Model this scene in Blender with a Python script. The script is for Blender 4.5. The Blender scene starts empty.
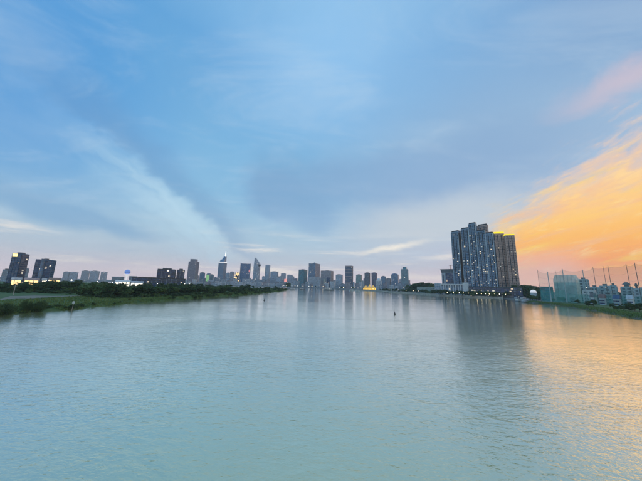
import bpy, math, random
import numpy as np
from mathutils import Matrix, Vector

sc = bpy.context.scene
RAD = math.radians

def lin(r, g, b):
    def c(v):
        v /= 255.0
        return v / 12.92 if v <= 0.04045 else ((v + 0.055) / 1.055) ** 2.4
    return (c(r), c(g), c(b), 1.0)

# ------------------------------------------------------------------ camera (photo is 642 x 481)
F, CX, CY, HC = 248.0, 321.0, 240.5, 15.0
PITCH, ROLL = math.atan(44.3 / F), 0.028
fw = Vector((0, math.cos(PITCH), math.sin(PITCH)))
u0 = Vector((0, -math.sin(PITCH), math.cos(PITCH)))
r0 = Vector((1, 0, 0))
RT = r0 * math.cos(ROLL) + u0 * math.sin(ROLL)
UP = u0 * math.cos(ROLL) - r0 * math.sin(ROLL)
cam_d = bpy.data.cameras.new('camera')
cam_d.sensor_width = 36.0
cam_d.lens = 36.0 * F / 642.0
cam_d.clip_start = 0.5
cam_d.clip_end = 30000
cam = bpy.data.objects.new('camera', cam_d)
sc.collection.objects.link(cam)
mw = Matrix((RT, UP, -fw)).transposed().to_4x4()
mw.translation = (0, 0, HC)
cam.matrix_world = mw
sc.camera = cam

# ------------------------------------------------------------------ colour management, sampling
sc.view_settings.view_transform = 'Standard'
sc.view_settings.look = 'None'
sc.view_settings.exposure = 0.2
sc.view_settings.gamma = 1.0
sc.view_settings.use_curve_mapping = False
sc.cycles.use_denoising = True
sc.cycles.max_bounces = 6
sc.cycles.transparent_max_bounces = 12
sc.cycles.volume_bounces = 1
sc.cycles.caustics_reflective = False
sc.cycles.caustics_refractive = False
sc.cycles.sample_clamp_indirect = 4.0

# ------------------------------------------------------------------ node helpers
class NT:
    def __init__(s, tree):
        s.t = tree
        s.n = tree.nodes
        s.l = tree.links
    def new(s, kind, **kw):
        nd = s.n.new(kind)
        for k, v in kw.items():
            setattr(nd, k, v)
        return nd
    def put(s, sock, v):
        if v is None:
            return
        if isinstance(v, bpy.types.NodeSocket):
            s.l.new(v, sock)
        else:
            sock.default_value = v
    def m(s, op, a, b=None, c=None, clamp=False):
        nd = s.new('ShaderNodeMath', operation=op, use_clamp=clamp)
        s.put(nd.inputs[0], a); s.put(nd.inputs[1], b); s.put(nd.inputs[2], c)
        return nd.outputs[0]
    def vm(s, op, a, b=None):
        nd = s.new('ShaderNodeVectorMath', operation=op)
        s.put(nd.inputs[0], a); s.put(nd.inputs[1], b)
        return nd.outputs[0]
    def comb(s, x, y, z):
        nd = s.new('ShaderNodeCombineXYZ')
        s.put(nd.inputs[0], x); s.put(nd.inputs[1], y); s.put(nd.inputs[2], z)
        return nd.outputs[0]
    def sep(s, v):
        nd = s.new('ShaderNodeSeparateXYZ'); s.put(nd.inputs[0], v)
        return nd.outputs
    def smooth(s, v, a, b, lo=0.0, hi=1.0):
        nd = s.new('ShaderNodeMapRange', interpolation_type='SMOOTHSTEP')
        s.put(nd.inputs['Value'], v)
        nd.inputs['From Min'].default_value = a; nd.inputs['From Max'].default_value = b
        nd.inputs['To Min'].default_value = lo; nd.inputs['To Max'].default_value = hi
        return nd.outputs[0]
    def noise(s, vec, scale, detail=4.0, rough=0.55, dist=0.0, out=0):
        nd = s.new('ShaderNodeTexNoise')
        s.put(nd.inputs['Vector'], vec)
        nd.inputs['Scale'].default_value = scale
        nd.inputs['Detail'].default_value = detail
        nd.inputs['Roughness'].default_value = rough
        nd.inputs['Distortion'].default_value = dist
        return nd.outputs[out]
    def mix(s, fac, a, b, blend='MIX'):
        nd = s.new('ShaderNodeMix', data_type='RGBA', blend_type=blend)
        s.put(nd.inputs[0], fac); s.put(nd.inputs[6], a); s.put(nd.inputs[7], b)
        return nd.outputs[2]
    def ramp(s, fac, stops):
        nd = s.new('ShaderNodeValToRGB')
        e = nd.color_ramp.elements
        while len(e) < len(stops):
            e.new(0.5)
        for el, (p, c) in zip(e, stops):
            el.position = p; el.color = c
        s.put(nd.inputs[0], fac)
        return nd.outputs[0]

# ------------------------------------------------------------------ sky
SUN_AZ, SUN_EL = 54.0, 3.0
world = bpy.data.worlds.new('World')
sc.world = world
world.use_nodes = True
W = NT(world.node_tree)
W.n.clear()
gen = W.new('ShaderNodeTexCoord').outputs['Generated']
dx, dy, dz = W.sep(gen)
rawaz = W.m('MULTIPLY', W.m('ARCTAN2', dx, dy), 57.29578)
rawel = W.m('MULTIPLY', W.m('ARCSINE', dz), 57.29578)
# cloud sheet coordinates: where the view ray meets a flat cloud layer
cz = W.m('ADD', W.m('MAXIMUM', dz, 0.0), 0.10)
sheet = W.comb(W.m('DIVIDE', dx, cz), W.m('DIVIDE', dy, cz), 0.0)
nA = W.m('SUBTRACT', W.noise(gen, 2.6, 5, 0.55), 0.5)
nB = W.m('SUBTRACT', W.noise(W.vm('ADD', gen, (4.1, 2.7, 9.2)), 2.6, 5, 0.55), 0.5)
az = W.m('MULTIPLY_ADD', nA, 16.0, rawaz)
el = W.m('MULTIPLY_ADD', nB, 10.0, rawel)
ela = W.m('MAXIMUM', W.m('MULTIPLY_ADD', nB, 4.0, rawel), 0.0)

def blob(caz, cel, ra, re, ang=0.0, soft0=1.0, soft1=0.0, A=az, E=el):
    a = W.m('SUBTRACT', A, caz); e = W.m('SUBTRACT', E, cel)
    c, s_ = math.cos(RAD(ang)), math.sin(RAD(ang))
    p = W.m('ADD', W.m('MULTIPLY', a, c / ra), W.m('MULTIPLY', e, s_ / ra))
    q = W.m('ADD', W.m('MULTIPLY', a, -s_ / re), W.m('MULTIPLY', e, c / re))
    d = W.m('SQRT', W.m('ADD', W.m('MULTIPLY', p, p), W.m('MULTIPLY', q, q)))
    return W.smooth(d, soft0, soft1)

def over(col, fac, k, new):
    return W.mix(W.m('MULTIPLY', fac, k), col, new)

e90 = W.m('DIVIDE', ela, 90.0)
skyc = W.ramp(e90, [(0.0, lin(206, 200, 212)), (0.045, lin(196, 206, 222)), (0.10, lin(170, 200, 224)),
                    (0.2, lin(138, 189, 227)), (0.33, lin(122, 181, 227)), (0.5, lin(96, 163, 221)), (0.66, lin(130, 183, 228)), (1.0, lin(188, 212, 234))])  # zenith stop brightened, out of view, to lift the light on the water
nish = W.new('ShaderNodeTexSky', sky_type='NISHITA')
nish.sun_disc = False
nish.sun_elevation = RAD(SUN_EL)
nish.sun_rotation = RAD(SUN_AZ)
nish.altitude = 10
nish.dust_density = 2.0
nishc = W.mix(1.0, nish.outputs[0], (0.12, 0.12, 0.12, 1), 'MULTIPLY')
skyc = W.mix(0.10, skyc, nishc)
# high veil: greyer towards the sunset
veil = W.ramp(e90, [(0.0, lin(205, 198, 210)), (0.06, lin(194, 197, 213)), (0.13, lin(176, 190, 212)), (0.22, lin(156, 180, 210)), (0.33, lin(144, 175, 209)), (0.5, lin(122, 168, 214)), (0.66, lin(140, 184, 224)), (1.0, lin(190, 212, 232))])  # veil's unseen zenith stop is raised for the same extra light
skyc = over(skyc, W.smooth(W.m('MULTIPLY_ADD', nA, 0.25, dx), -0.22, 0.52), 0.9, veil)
# paler blue high up ahead, deeper blue to the west
skyc = over(skyc, blob(0, 48, 42, 24, 0, 1.0, 0.0), 0.62, lin(150, 198, 240))
skyc = over(skyc, blob(-66, 32, 42, 26, -14, 1.0, 0.3), 0.9, lin(76, 147, 211))
skyc = over(skyc, blob(66, 44, 34, 20, 0, 1.0, 0.2), 0.7, lin(118, 152, 196))
# soft cloud texture on the sheet
cn = W.noise(sheet, 0.75, 7, 0.58, 0.5)
skyc = over(skyc, W.smooth(cn, 0.45, 0.75), 0.28, lin(178, 205, 230))
skyc = over(skyc, W.smooth(cn, 0.48, 0.25), 0.25, lin(98, 150, 204))
cn2 = W.noise(W.comb(W.m('DIVIDE', dx, cz), W.m('MULTIPLY', W.m('DIVIDE', dy, cz), 2.2), 4.0), 1.5, 8, 0.62, 0.7)
skyc = over(skyc, W.smooth(cn2, 0.46, 0.72), 0.22, lin(196, 214, 230))
# grey cloud mass over the middle
dk = W.m('MAXIMUM', blob(16, 23, 42, 8.5, 6, 1.0, 0.35), blob(-8, 18.5, 14, 7.5, -28, 1.0, 0.55))
skyc = over(skyc, dk, 0.5, lin(126, 162, 204))
skyc = over(skyc, blob(26, 14.5, 28, 7.5, 4, 1.0, 0.2), 0.8, lin(192, 203, 214))
# trailing cloud edge: dark above, a bright gap below it
tt = W.m('DIVIDE', W.m('ADD', rawaz, 50.0), 30.0)
edge = W.m('ADD', W.m('MULTIPLY_ADD', tt, -19.0, 27.0), W.m('MULTIPLY', W.m('MULTIPLY', tt, W.m('SUBTRACT', 1.0, tt)), 10.0))
nE = W.m('SUBTRACT', W.noise(W.comb(W.m('MULTIPLY', rawaz, 0.13), W.m('MULTIPLY', rawel, 0.17), 8.0), 1.0, 7, 0.62, 0.6), 0.5)
sd_ = W.m('ADD', W.m('SUBTRACT', rawel, edge), W.m('MULTIPLY', nE, 8.0))
brt = W.m('MULTIPLY', W.m('MULTIPLY', W.smooth(sd_, 2.2, -3.4), W.smooth(sd_, -13, -3)), W.m('MULTIPLY', W.smooth(rawaz, -56, -30), W.smooth(rawaz, -15, -28)))
drk = W.m('MULTIPLY', W.m('MULTIPLY', W.smooth(sd_, -1.2, 0.8), W.smooth(sd_, 8, 1)), W.m('MULTIPLY', W.smooth(rawaz, -60, -44), W.smooth(rawaz, -8, -24)))
fan = W.noise(W.comb(W.m('MULTIPLY', W.m('SUBTRACT', rawaz, rawel), 0.035), W.m('MULTIPLY', sd_, 0.30), 6.0), 1.0, 6, 0.6, 0.4)
skyc = over(skyc, W.m('MULTIPLY', brt, W.smooth(fan, 0.28, 0.62, 0.40, 1.0)), 0.72, lin(186, 217, 236))
skyc = over(skyc, drk, 0.40, lin(106, 148, 194))
azn = W.m('MULTIPLY_ADD', nE, 9.0, rawaz); eln = W.m('MULTIPLY_ADD', nE, 6.0, rawel)
mass = W.m('MULTIPLY', W.m('MULTIPLY', W.smooth(azn, -19.5, -14.5), W.smooth(azn, 22, -10)), W.m('MULTIPLY', W.smooth(eln, 13, 19), W.smooth(eln, 33, 25)))
skyc = over(skyc, mass, 0.36, lin(112, 152, 194))
skyc = over(skyc, blob(-47, 10.3, 20, 2.6, -8, 1.0, 0.3), 0.6, lin(118, 163, 205))
# pink and cream light along the horizon
skyc = over(skyc, W.smooth(rawel, 5.5, 0.8), 0.62, lin(234, 214, 219))
stv = W.comb(W.m('MULTIPLY', rawaz, 0.035), W.m('MULTIPLY', rawel, 0.42), 3.3)
st = W.noise(stv, 1.0, 5, 0.6, 0.3)
stm = W.m('MULTIPLY', W.smooth(st, 0.50, 0.68), W.m('MULTIPLY', W.smooth(rawel, 13, 6), W.smooth(rawel, 0.5, 3)))
skyc = over(skyc, stm, 0.75, lin(244, 236, 228))
skyc = over(skyc, blob(16, 8.6, 11, 1.1, 10, 1.0, 0.0, rawaz, W.m('MULTIPLY_ADD', nE, 3.0, rawel)), 0.8, lin(250, 242, 228))
# sunset bank: a slanting cloud edge, lit from below
gn = W.m('SUBTRACT', W.noise(W.comb(W.m('MULTIPLY', rawaz, 0.10), W.m('MULTIPLY', W.m('ADD', rawel, W.m('MULTIPLY', rawaz, -0.3)), 0.24), 2.0), 1.0, 7, 0.62, 0.6), 0.5)
gn3 = W.m('SUBTRACT', W.noise(W.comb(W.m('MULTIPLY', rawaz, 0.22), W.m('MULTIPLY', W.m('ADD', rawel, W.m('MULTIPLY', rawaz, -0.35)), 0.75), 7.0), 1.0, 6, 0.65, 0.5), 0.5)
gn2 = W.m('SUBTRACT', W.noise(W.comb(W.m('MULTIPLY', rawaz, 0.07), W.m('MULTIPLY', rawel, 0.07), 5.0), 1.0, 3, 0.5), 0.5)
upper = W.m('MULTIPLY_ADD', W.m('MINIMUM', W.m('SUBTRACT', rawaz, 36.5), 30.0), 0.40, 14.0)
sg = W.m('ADD', W.m('SUBTRACT', upper, rawel), W.m('ADD', W.m('MULTIPLY', gn, 13.0), W.m('ADD', W.m('MULTIPLY', gn3, 14.0), W.m('MULTIPLY', gn2, 5.0))))
lf = W.m('MULTIPLY_ADD', gn, 8.0, rawaz)
glow = W.m('MULTIPLY', W.smooth(sg, -4.0, 7.0), W.m('MULTIPLY', W.smooth(lf, 33.5, 39.5), W.smooth(rawaz, 135, 80)))
along = W.m('ADD', rawel, W.m('MULTIPLY', rawaz, -0.22))
gst = W.noise(W.comb(W.m('MULTIPLY', rawaz, 0.05), W.m('MULTIPLY', along, 0.33), 1.7), 1.0, 6, 0.62, 0.6)
gcol = W.ramp(W.m('DIVIDE', W.m('MULTIPLY_ADD', gn, 2.0, W.m('MAXIMUM', rawel, 0.0)), 30.0), [(0.0, lin(250, 180, 140)), (0.09, lin(255, 168, 104)), (0.16, lin(255, 158, 74)), (0.27, lin(255, 184, 78)),
                                        (0.40, lin(254, 202, 108)), (0.58, lin(250, 206, 146)), (0.85, lin(240, 190, 150))])
gcol = over(gcol, W.smooth(gst, 0.47, 0.68), 0.85, lin(255, 212, 70))
gcol = over(gcol, W.smooth(gst, 0.47, 0.30), 0.6, lin(243, 186, 140))
skyc = over(skyc, W.smooth(W.m('ADD', sg, 5.0), 0.0, 6.0), W.m('MULTIPLY', W.smooth(rawaz, 36, 50), 0.6), lin(214, 198, 200))
gcol = over(gcol, W.smooth(gn3, 0.02, 0.2), 0.5, lin(255, 222, 150))
skyc = over(skyc, glow, 0.95, gcol)
skyc = over(skyc, W.m('MULTIPLY', W.m('MULTIPLY', W.smooth(rawaz, 24, 38), W.smooth(rawaz, 50, 43)), W.smooth(rawel, 9, 3)), 0.7, lin(238, 196, 184))
skyc = over(skyc, blob(54, 29.8, 13, 4.2, 4, 1.0, 0.0, W.m('MULTIPLY_ADD', nA, 12.0, rawaz), W.m('MULTIPLY_ADD', nE, 7.0, rawel)), 0.55, lin(218, 192, 200))
skyc = W.mix(1.0, skyc, (0.985, 0.965, 0.93, 1), 'MULTIPLY')
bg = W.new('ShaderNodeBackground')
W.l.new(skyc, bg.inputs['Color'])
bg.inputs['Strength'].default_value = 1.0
wo = W.new('ShaderNodeOutputWorld')
W.l.new(bg.outputs[0], wo.inputs['Surface'])

sun_d = bpy.data.lights.new('sun', 'SUN')
sun_d.energy = 0.07
sun_d.angle = RAD(30)
sun_d.color = (1.0, 0.62, 0.34)
sun = bpy.data.objects.new('sun', sun_d)
sc.collection.objects.link(sun)
sv = Vector((math.sin(RAD(SUN_AZ)) * math.cos(RAD(SUN_EL)), math.cos(RAD(SUN_AZ)) * math.cos(RAD(SUN_EL)), math.sin(RAD(SUN_EL))))
sun.rotation_euler = sv.to_track_quat('Z', 'Y').to_euler()

# ------------------------------------------------------------------ pixel -> place
def ray(x, y):
    return fw + RT * ((x - CX) / F) + UP * ((CY - y) / F)
def G(x, y, z=0.0):
    d = ray(x, y)
    t = (z - HC) / d.z
    return d.x * t, d.y * t
def hor(x):
    return 284.82 + 0.028 * (x - 321)
def at(x, dist):
    """ground point in the direction of pixel column x (taken on the horizon), at a horizontal distance"""
    d = ray(x, hor(x))
    h = math.hypot(d.x, d.y)
    return d.x / h * dist, d.y / h * dist
def proj(P):
    v = Vector(P) - Vector((0, 0, HC))
    z = v.dot(fw)
    return CX + F * v.dot(RT) / z, CY - F * v.dot(UP) / z
def zat(X, Y, py):
    """height at which the vertical line over (X, Y) meets image row py"""
    lo, hi = -50.0, 600.0
    for _ in range(50):
        m = (lo + hi) / 2
        if proj((X, Y, m))[1] > py:
            lo = m
        else:
            hi = m
    return lo

# ------------------------------------------------------------------ mesh helpers
COL = sc.collection
def link(o, parent=None):
    COL.objects.link(o)
    if parent is not None:
        o.parent = parent
    return o
def tag(o, label=None, cat=None, group=None, kind=None):
    if label: o['label'] = label
    if cat: o['category'] = cat
    if group: o['group'] = group
    if kind: o['kind'] = kind
    return o
def empty(name, loc=(0, 0, 0), rz=0.0, parent=None):
    o = bpy.data.objects.new(name, None)
    o.empty_display_size = 1
    o.location = loc
    o.rotation_euler = (0, 0, rz)
    return link(o, parent)

class MB:
    def __init__(s):
        s.v = []; s.f = []
    def quad(s, *p):
        n = len(s.v); s.v += [tuple(q) for q in p]; s.f.append(tuple(range(n, n + len(p))))
    def box(s, x0, x1, y0, y1, z0, z1):
        n = len(s.v)
        s.v += [(x0, y0, z0), (x1, y0, z0), (x1, y1, z0), (x0, y1, z0), (x0, y0, z1), (x1, y0, z1), (x1, y1, z1), (x0, y1, z1)]
        s.f += [(n, n+3, n+2, n+1), (n+4, n+5, n+6, n+7), (n, n+1, n+5, n+4), (n+1, n+2, n+6, n+5), (n+2, n+3, n+7, n+6), (n+3, n, n+4, n+7)]
    def prism(s, pts, z0, z1, pts1=None):
        """pts counter-clockwise"""
        n = len(s.v); k = len(pts)
        s.v += [(p[0], p[1], z0) for p in pts] + [(p[0], p[1], z1) for p in (pts1 or pts)]
        s.f.append(tuple(range(n + k - 1, n - 1, -1))); s.f.append(tuple(range(n + k, n + 2 * k)))
        for i in range(k):
            j = (i + 1) % k
            s.f.append((n + i, n + j, n + k + j, n + k + i))
    def ell(s, rx, ry, z0, z1, n=16, rx1=None, ry1=None, cx=0, cy=0, sup=2.0):
        def ring(a, b):
            r = []
            for i in range(n):
                t = 2 * math.pi * i / n
                c, q = math.cos(t), math.sin(t)
                r.append((cx + a * math.copysign(abs(c) ** (2 / sup), c), cy + b * math.copysign(abs(q) ** (2 / sup), q)))
            return r
        s.prism(ring(rx, ry), z0, z1, ring(rx if rx1 is None else rx1, ry if ry1 is None else ry1))
    def tube(s, a, b, ra, rb, n=6):
        a = Vector(a); b = Vector(b); d = (b - a).normalized()
        e = d.orthogonal().normalized(); g = d.cross(e)
        k = len(s.v)
        for c, r in ((a, ra), (b, rb)):
            for i in range(n):
                t = 2 * math.pi * i / n
                s.v.append(tuple(c + e * (r * math.cos(t)) + g * (r * math.sin(t))))
        for i in range(n):
            j = (i + 1) % n
            s.f.append((k + i, k + j, k + n + j, k + n + i))
        s.f.append(tuple(range(k + n - 1, k - 1, -1))); s.f.append(tuple(range(k + n, k + 2 * n)))
    def sphere(s, c, r, nu=12, nv=8, rz=None):
        rz = rz or r
        k = len(s.v)
        for j in range(nv + 1):
            ph = math.pi * j / nv
            for i in range(nu):
                t = 2 * math.pi * i / nu
                s.v.append((c[0] + r * math.sin(ph) * math.cos(t), c[1] + r * math.sin(ph) * math.sin(t), c[2] + rz * math.cos(ph)))
        for j in range(nv):
            for i in range(nu):
                i2 = (i + 1) % nu
                s.f.append((k + j * nu + i, k + (j + 1) * nu + i, k + (j + 1) * nu + i2, k + j * nu + i2))
    def mesh(s, name, mat):
        me = bpy.data.meshes.new(name)
        me.from_pydata(s.v, [], s.f)
        me.update()
        if mat: me.materials.append(mat)
        return me
    def build(s, name, mat, parent=None, loc=None, kind=None, smooth=False):
        me = s.mesh(name, mat)
        if smooth:
            me.polygons.foreach_set('use_smooth', [True] * len(me.polygons))
        o = bpy.data.objects.new(name, me)
        if loc: o.location = loc
        if kind: o['kind'] = kind
        return link(o, parent)

# ------------------------------------------------------------------ materials
MATS = {}
def plain(name, col, rough=0.7, var=0.25, scale=0.3, emis=None, es=0.0, metal=0.0, alpha=1.0):
    if name in MATS: return MATS[name]
    m = bpy.data.materials.new(name); m.use_nodes = True
    T = NT(m.node_tree); b = T.n['Principled BSDF']
    oc = T.new('ShaderNodeTexCoord').outputs['Object']
    nz = T.noise(oc, scale, 5, 0.6)
    c0 = tuple(c * (1 - var) for c in col[:3]) + (1,); c1 = tuple(min(1, c * (1 + var)) for c in col[:3]) + (1,)
    T.put(b.inputs['Base Color'], T.mix(T.smooth(nz, 0.3, 0.7), c0, c1))
    b.inputs['Roughness'].default_value = rough
    b.inputs['Metallic'].default_value = metal
    if emis:
        b.inputs['Emission Color'].default_value = emis
        b.inputs['Emission Strength'].default_value = es
    if alpha < 1:
        b.inputs['Alpha'].default_value = alpha
    MATS[name] = m
    return m
def glass(name, col, lit=0.06, fl=3.6, bay=3.2, litcol=(1.0, 0.72, 0.38, 1), es=1.2, rough=0.18, spread=0.5):
    """curtain wall: panes differ in tone, blinds and a few lit rooms"""
    if name in MATS: return MATS[name]
    m = bpy.data.materials.new(name); m.use_nodes = True
    T = NT(m.node_tree); b = T.n['Principled BSDF']
    oc = T.new('ShaderNodeTexCoord').outputs['Object']
    x, y, z = T.sep(oc)
    cell = T.comb(T.m('FLOOR', T.m('ADD', T.m('DIVIDE', x, bay), 0.37)), T.m('FLOOR', T.m('ADD', T.m('DIVIDE', y, bay), 0.37)), T.m('FLOOR', T.m('ADD', T.m('DIVIDE', z, fl), 0.02)))
    oi = T.new('ShaderNodeObjectInfo').outputs['Random']
    cell = T.vm('ADD', cell, T.comb(T.m('MULTIPLY', oi, 91.0), 0.0, 0.0))
    wn = T.new('ShaderNodeTexWhiteNoise', noise_dimensions='3D'); T.put(wn.inputs['Vector'], cell)
    v = wn.outputs['Value']
    wn2 = T.new('ShaderNodeTexWhiteNoise', noise_dimensions='3D'); T.put(wn2.inputs['Vector'], T.vm('ADD', cell, (17.3, 5.1, 2.9)))
    c0 = tuple(c * (1 - spread) for c in col[:3]) + (1,); c1 = tuple(min(1, c * (1 + spread)) for c in col[:3]) + (1,)
    bc = T.mix(v, c0, c1)
    blind = T.m('GREATER_THAN', wn2.outputs['Value'], 0.86)
    bc = T.mix(T.m('MULTIPLY', blind, 0.5), bc, (0.35, 0.36, 0.36, 1))
    T.put(b.inputs['Base Color'], bc)
    b.inputs['Roughness'].default_value = rough
    b.inputs['IOR'].default_value = 1.6
    on = T.m('GREATER_THAN', v, 1.0 - lit)
    T.put(b.inputs['Emission Color'], T.mix(wn2.outputs['Value'], litcol, (1.0, 0.9, 0.72, 1)))
    T.put(b.inputs['Emission Strength'], T.m('MULTIPLY', on, T.m('MULTIPLY_ADD', wn2.outputs['Value'], es * 0.8, es * 0.4)))
    MATS[name] = m
    return m
def glowmat(name, col, es, base=(0.4, 0.4, 0.4, 1)):
    return plain(name, base, 0.5, 0.1, 0.5, emis=col, es=es)

CONC = plain('concrete_grey', (0.30, 0.36, 0.43), 0.8)
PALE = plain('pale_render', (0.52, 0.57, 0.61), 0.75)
WHITE = plain('white_paint', (0.74, 0.75, 0.74), 0.6, 0.1)
DARK = plain('dark_metal', (0.05, 0.055, 0.065), 0.5)
NAVY = plain('navy_cladding', (0.05, 0.115, 0.22), 0.5)
TAN = plain('tan_cladding', (0.27, 0.20, 0.165), 0.7)
BROWN = plain('brown_cladding', (0.22, 0.15, 0.14), 0.7)
PINKB = plain('pinkish_render', (0.42, 0.32, 0.31), 0.75)
ROOFM = plain('roof_grey', (0.18, 0.18, 0.19), 0.85)
STEEL = plain('galvanised_steel', (0.42, 0.45, 0.46), 0.45, 0.15, 0.5, metal=0.6)
WARM = glowmat('warm_light', (1.0, 0.66, 0.25, 1), 1.5)
WARMW = glowmat('white_light', (1.0, 0.90, 0.70, 1), 1.3)
COOLW = glowmat('cool_light', (0.85, 0.95, 1.0, 1), 2.0)

# ------------------------------------------------------------------ the river
def water_mat():
    m = bpy.data.materials.new('river_water'); m.use_nodes = True
    T = NT(m.node_tree); T.n.clear()
    geo = T.new('ShaderNodeNewGeometry').outputs['Position']
    x, y, z = T.sep(geo)
    silt = T.noise(geo, 0.012, 5, 0.6, 0.6)
    body = T.mix(T.smooth(silt, 0.35, 0.68), (0.58, 0.59, 0.24, 1), (0.64, 0.64, 0.27, 1))
    stretch = T.comb(T.m('MULTIPLY', x, 0.50), y, 0.0)
    gust = T.smooth(T.noise(T.comb(T.m('MULTIPLY', x, 0.5), y, 5.0), 0.022, 4, 0.6, 0.8), 0.30, 0.70, 0.55, 1.25)
    w1 = T.noise(stretch, 0.13, 3, 0.55, 0.6)
    w2 = T.noise(T.vm('ADD', stretch, (31, 7, 0)), 0.45, 3.0, 0.52, 0.9)
    w3 = T.noise(T.vm('ADD', stretch, (3, 77, 0)), 1.6, 3, 0.55, 0.8)
    w4 = T.noise(T.vm('ADD', T.comb(T.m('MULTIPLY', x, 0.7), y, 0.0), (13, 5, 0)), 4.5, 2, 0.5, 0.4)
    hsum = T.m('ADD', T.m('MULTIPLY', w1, 0.11), T.m('ADD', T.m('MULTIPLY', w2, 0.145), T.m('ADD', T.m('MULTIPLY', w3, 0.13), T.m('MULTIPLY', w4, 0.042))))
    calm = T.smooth(T.m('MULTIPLY_ADD', silt, 60.0, y), 40.0, 190.0, 1.0, 0.36)
    hsum = T.m('MULTIPLY', hsum, T.m('MULTIPLY', gust, calm))
    bp = T.new('ShaderNodeBump')
    bp.inputs['Strength'].default_value = 1.0
    bp.inputs['Distance'].default_value = 0.78
    T.put(bp.inputs['Height'], hsum)
    lw = T.new('ShaderNodeLayerWeight'); lw.inputs['Blend'].default_value = 0.5
    fac = T.m('MULTIPLY_ADD', T.m('POWER', lw.outputs['Facing'], 1.3), 0.97, 0.06, clamp=True)
    df = T.new('ShaderNodeBsdfDiffuse'); T.put(df.inputs['Color'], body)
    gl = T.new('ShaderNodeBsdfPrincipled'); gl.inputs['Roughness'].default_value = 0.08; gl.inputs['Metallic'].default_value = 1.0; gl.inputs['Base Color'].default_value = (1, 1, 1, 1)
    T.l.new(bp.outputs[0], gl.inputs['Normal'])
    mx = T.new('ShaderNodeMixShader')
    T.put(mx.inputs[0], fac); T.l.new(df.outputs[0], mx.inputs[1]); T.l.new(gl.outputs[0], mx.inputs[2])
    o = T.new('ShaderNodeOutputMaterial'); T.l.new(mx.outputs[0], o.inputs['Surface'])
    return m
E_ = 4000.0
mb = MB(); mb.quad((-E_, -300, 0), (E_, -300, 0), (E_, E_, 0), (-E_, E_, 0))
river = tag(mb.build('river', water_mat()), 'broad pale teal river rippling under the evening sky', None, None, 'structure')

# ------------------------------------------------------------------ land
def ground_mat(name, cols, scale=0.05):
    m = bpy.data.materials.new(name); m.use_nodes = True
    T = NT(m.node_tree); b = T.n['Principled BSDF']
    geo = T.new('ShaderNodeNewGeometry').outputs['Position']
    n1 = T.noise(geo, scale, 6, 0.62, 0.4); n2 = T.noise(geo, scale * 14, 4, 0.6)
    c = T.mix(T.smooth(n1, 0.35, 0.65), cols[0], cols[1])
    c = T.mix(T.m('MULTIPLY', T.smooth(n2, 0.52, 0.75), 0.7), c, cols[2])
    T.put(b.inputs['Base Color'], c)
    b.inputs['Roughness'].default_value = 0.95
    bp = T.new('ShaderNodeBump'); bp.inputs['Strength'].default_value = 0.6; bp.inputs['Distance'].default_value = 0.4
    T.put(bp.inputs['Height'], n2); T.l.new(bp.outputs[0], b.inputs['Normal'])
    return m
GRASSG = ground_mat('grassy_soil', ((0.055, 0.115, 0.035, 1), (0.085, 0.15, 0.04, 1), (0.12, 0.13, 0.06, 1)))
CITYG = ground_mat('city_ground', ((0.13, 0.13, 0.13, 1), (0.17, 0.17, 0.16, 1), (0.09, 0.11, 0.07, 1)), 0.02)
TRACKM = ground_mat('pale_dirt', ((0.22, 0.19, 0.15, 1), (0.30, 0.26, 0.21, 1), (0.11, 0.13, 0.07, 1)), 0.10)

def densify(pts, step):
    out = []
    for (a, b) in zip(pts[:-1], pts[1:]):
        n = max(1, int(math.hypot(b[0] - a[0], b[1] - a[1]) / step))
        n = min(n, 40)
        for i in range(n):
            t = i / n
            out.append((a[0] + (b[0] - a[0]) * t, a[1] + (b[1] - a[1]) * t))
    out.append(pts[-1])
    return out
def land(name, shore, outer, mat, top, rnd, inset_sign, jit=1.5, width=6.0):
    """shore: water edge, outer: the land's far boundary closing the loop; a sloping bank rises from the water"""
    sh = densify(shore, 8.0)
    sh = [(x + rnd.uniform(-jit, jit), y + rnd.uniform(-jit, jit)) for x, y in sh]
    n = len(sh)
    nrm = []
    for i in range(n):
        a = sh[max(0, i - 3)]; b = sh[min(n - 1, i + 3)]
        d = Vector((b[0] - a[0], b[1] - a[1])).normalized()
        nrm.append(Vector((-d.y, d.x)) * inset_sign)
    mb = MB()
    rows = [(0.0, -0.6), (1.2, 0.25), (width * 0.5, top * 0.6), (width, top)]
    idx = []
    for off, z in rows:
        st = len(mb.v)
        for i in range(n):
            j = 0 if z <= 0 else rnd.uniform(-0.12, 0.12)
            mb.v.append((sh[i][0] + nrm[i].x * off, sh[i][1] + nrm[i].y * off, z + j))
        idx.append(st)
    for r in range(len(rows) - 1):
        for i in range(n - 1):
            q = (idx[r] + i, idx[r] + i + 1, idx[r + 1] + i + 1, idx[r + 1] + i)
            mb.f.append(q if inset_sign > 0 else q[::-1])
    # flat top
    st = len(mb.v)
    loop = [idx[-1] + i for i in range(n)]
    for p in outer:
        mb.v.append((p[0], p[1], top)); loop.append(len(mb.v) - 1)
    o = mb.build(name, mat)
    import bmesh
    bm = bmesh.new(); bm.from_mesh(o.data); bm.verts.ensure_lookup_table()
    f = bm.faces.new([bm.verts[i] for i in loop])
    bmesh.ops.triangulate(bm, faces=[f])
    bmesh.ops.recalc_face_normals(bm, faces=bm.faces)
    bm.normal_update()
    if sum(fc.normal.z * fc.calc_area() for fc in bm.faces) < 0:
        bmesh.ops.reverse_faces(bm, faces=bm.faces)
    bm.to_mesh(o.data); bm.free()
    return tag(o, None, None, None, 'structure'), sh

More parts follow.
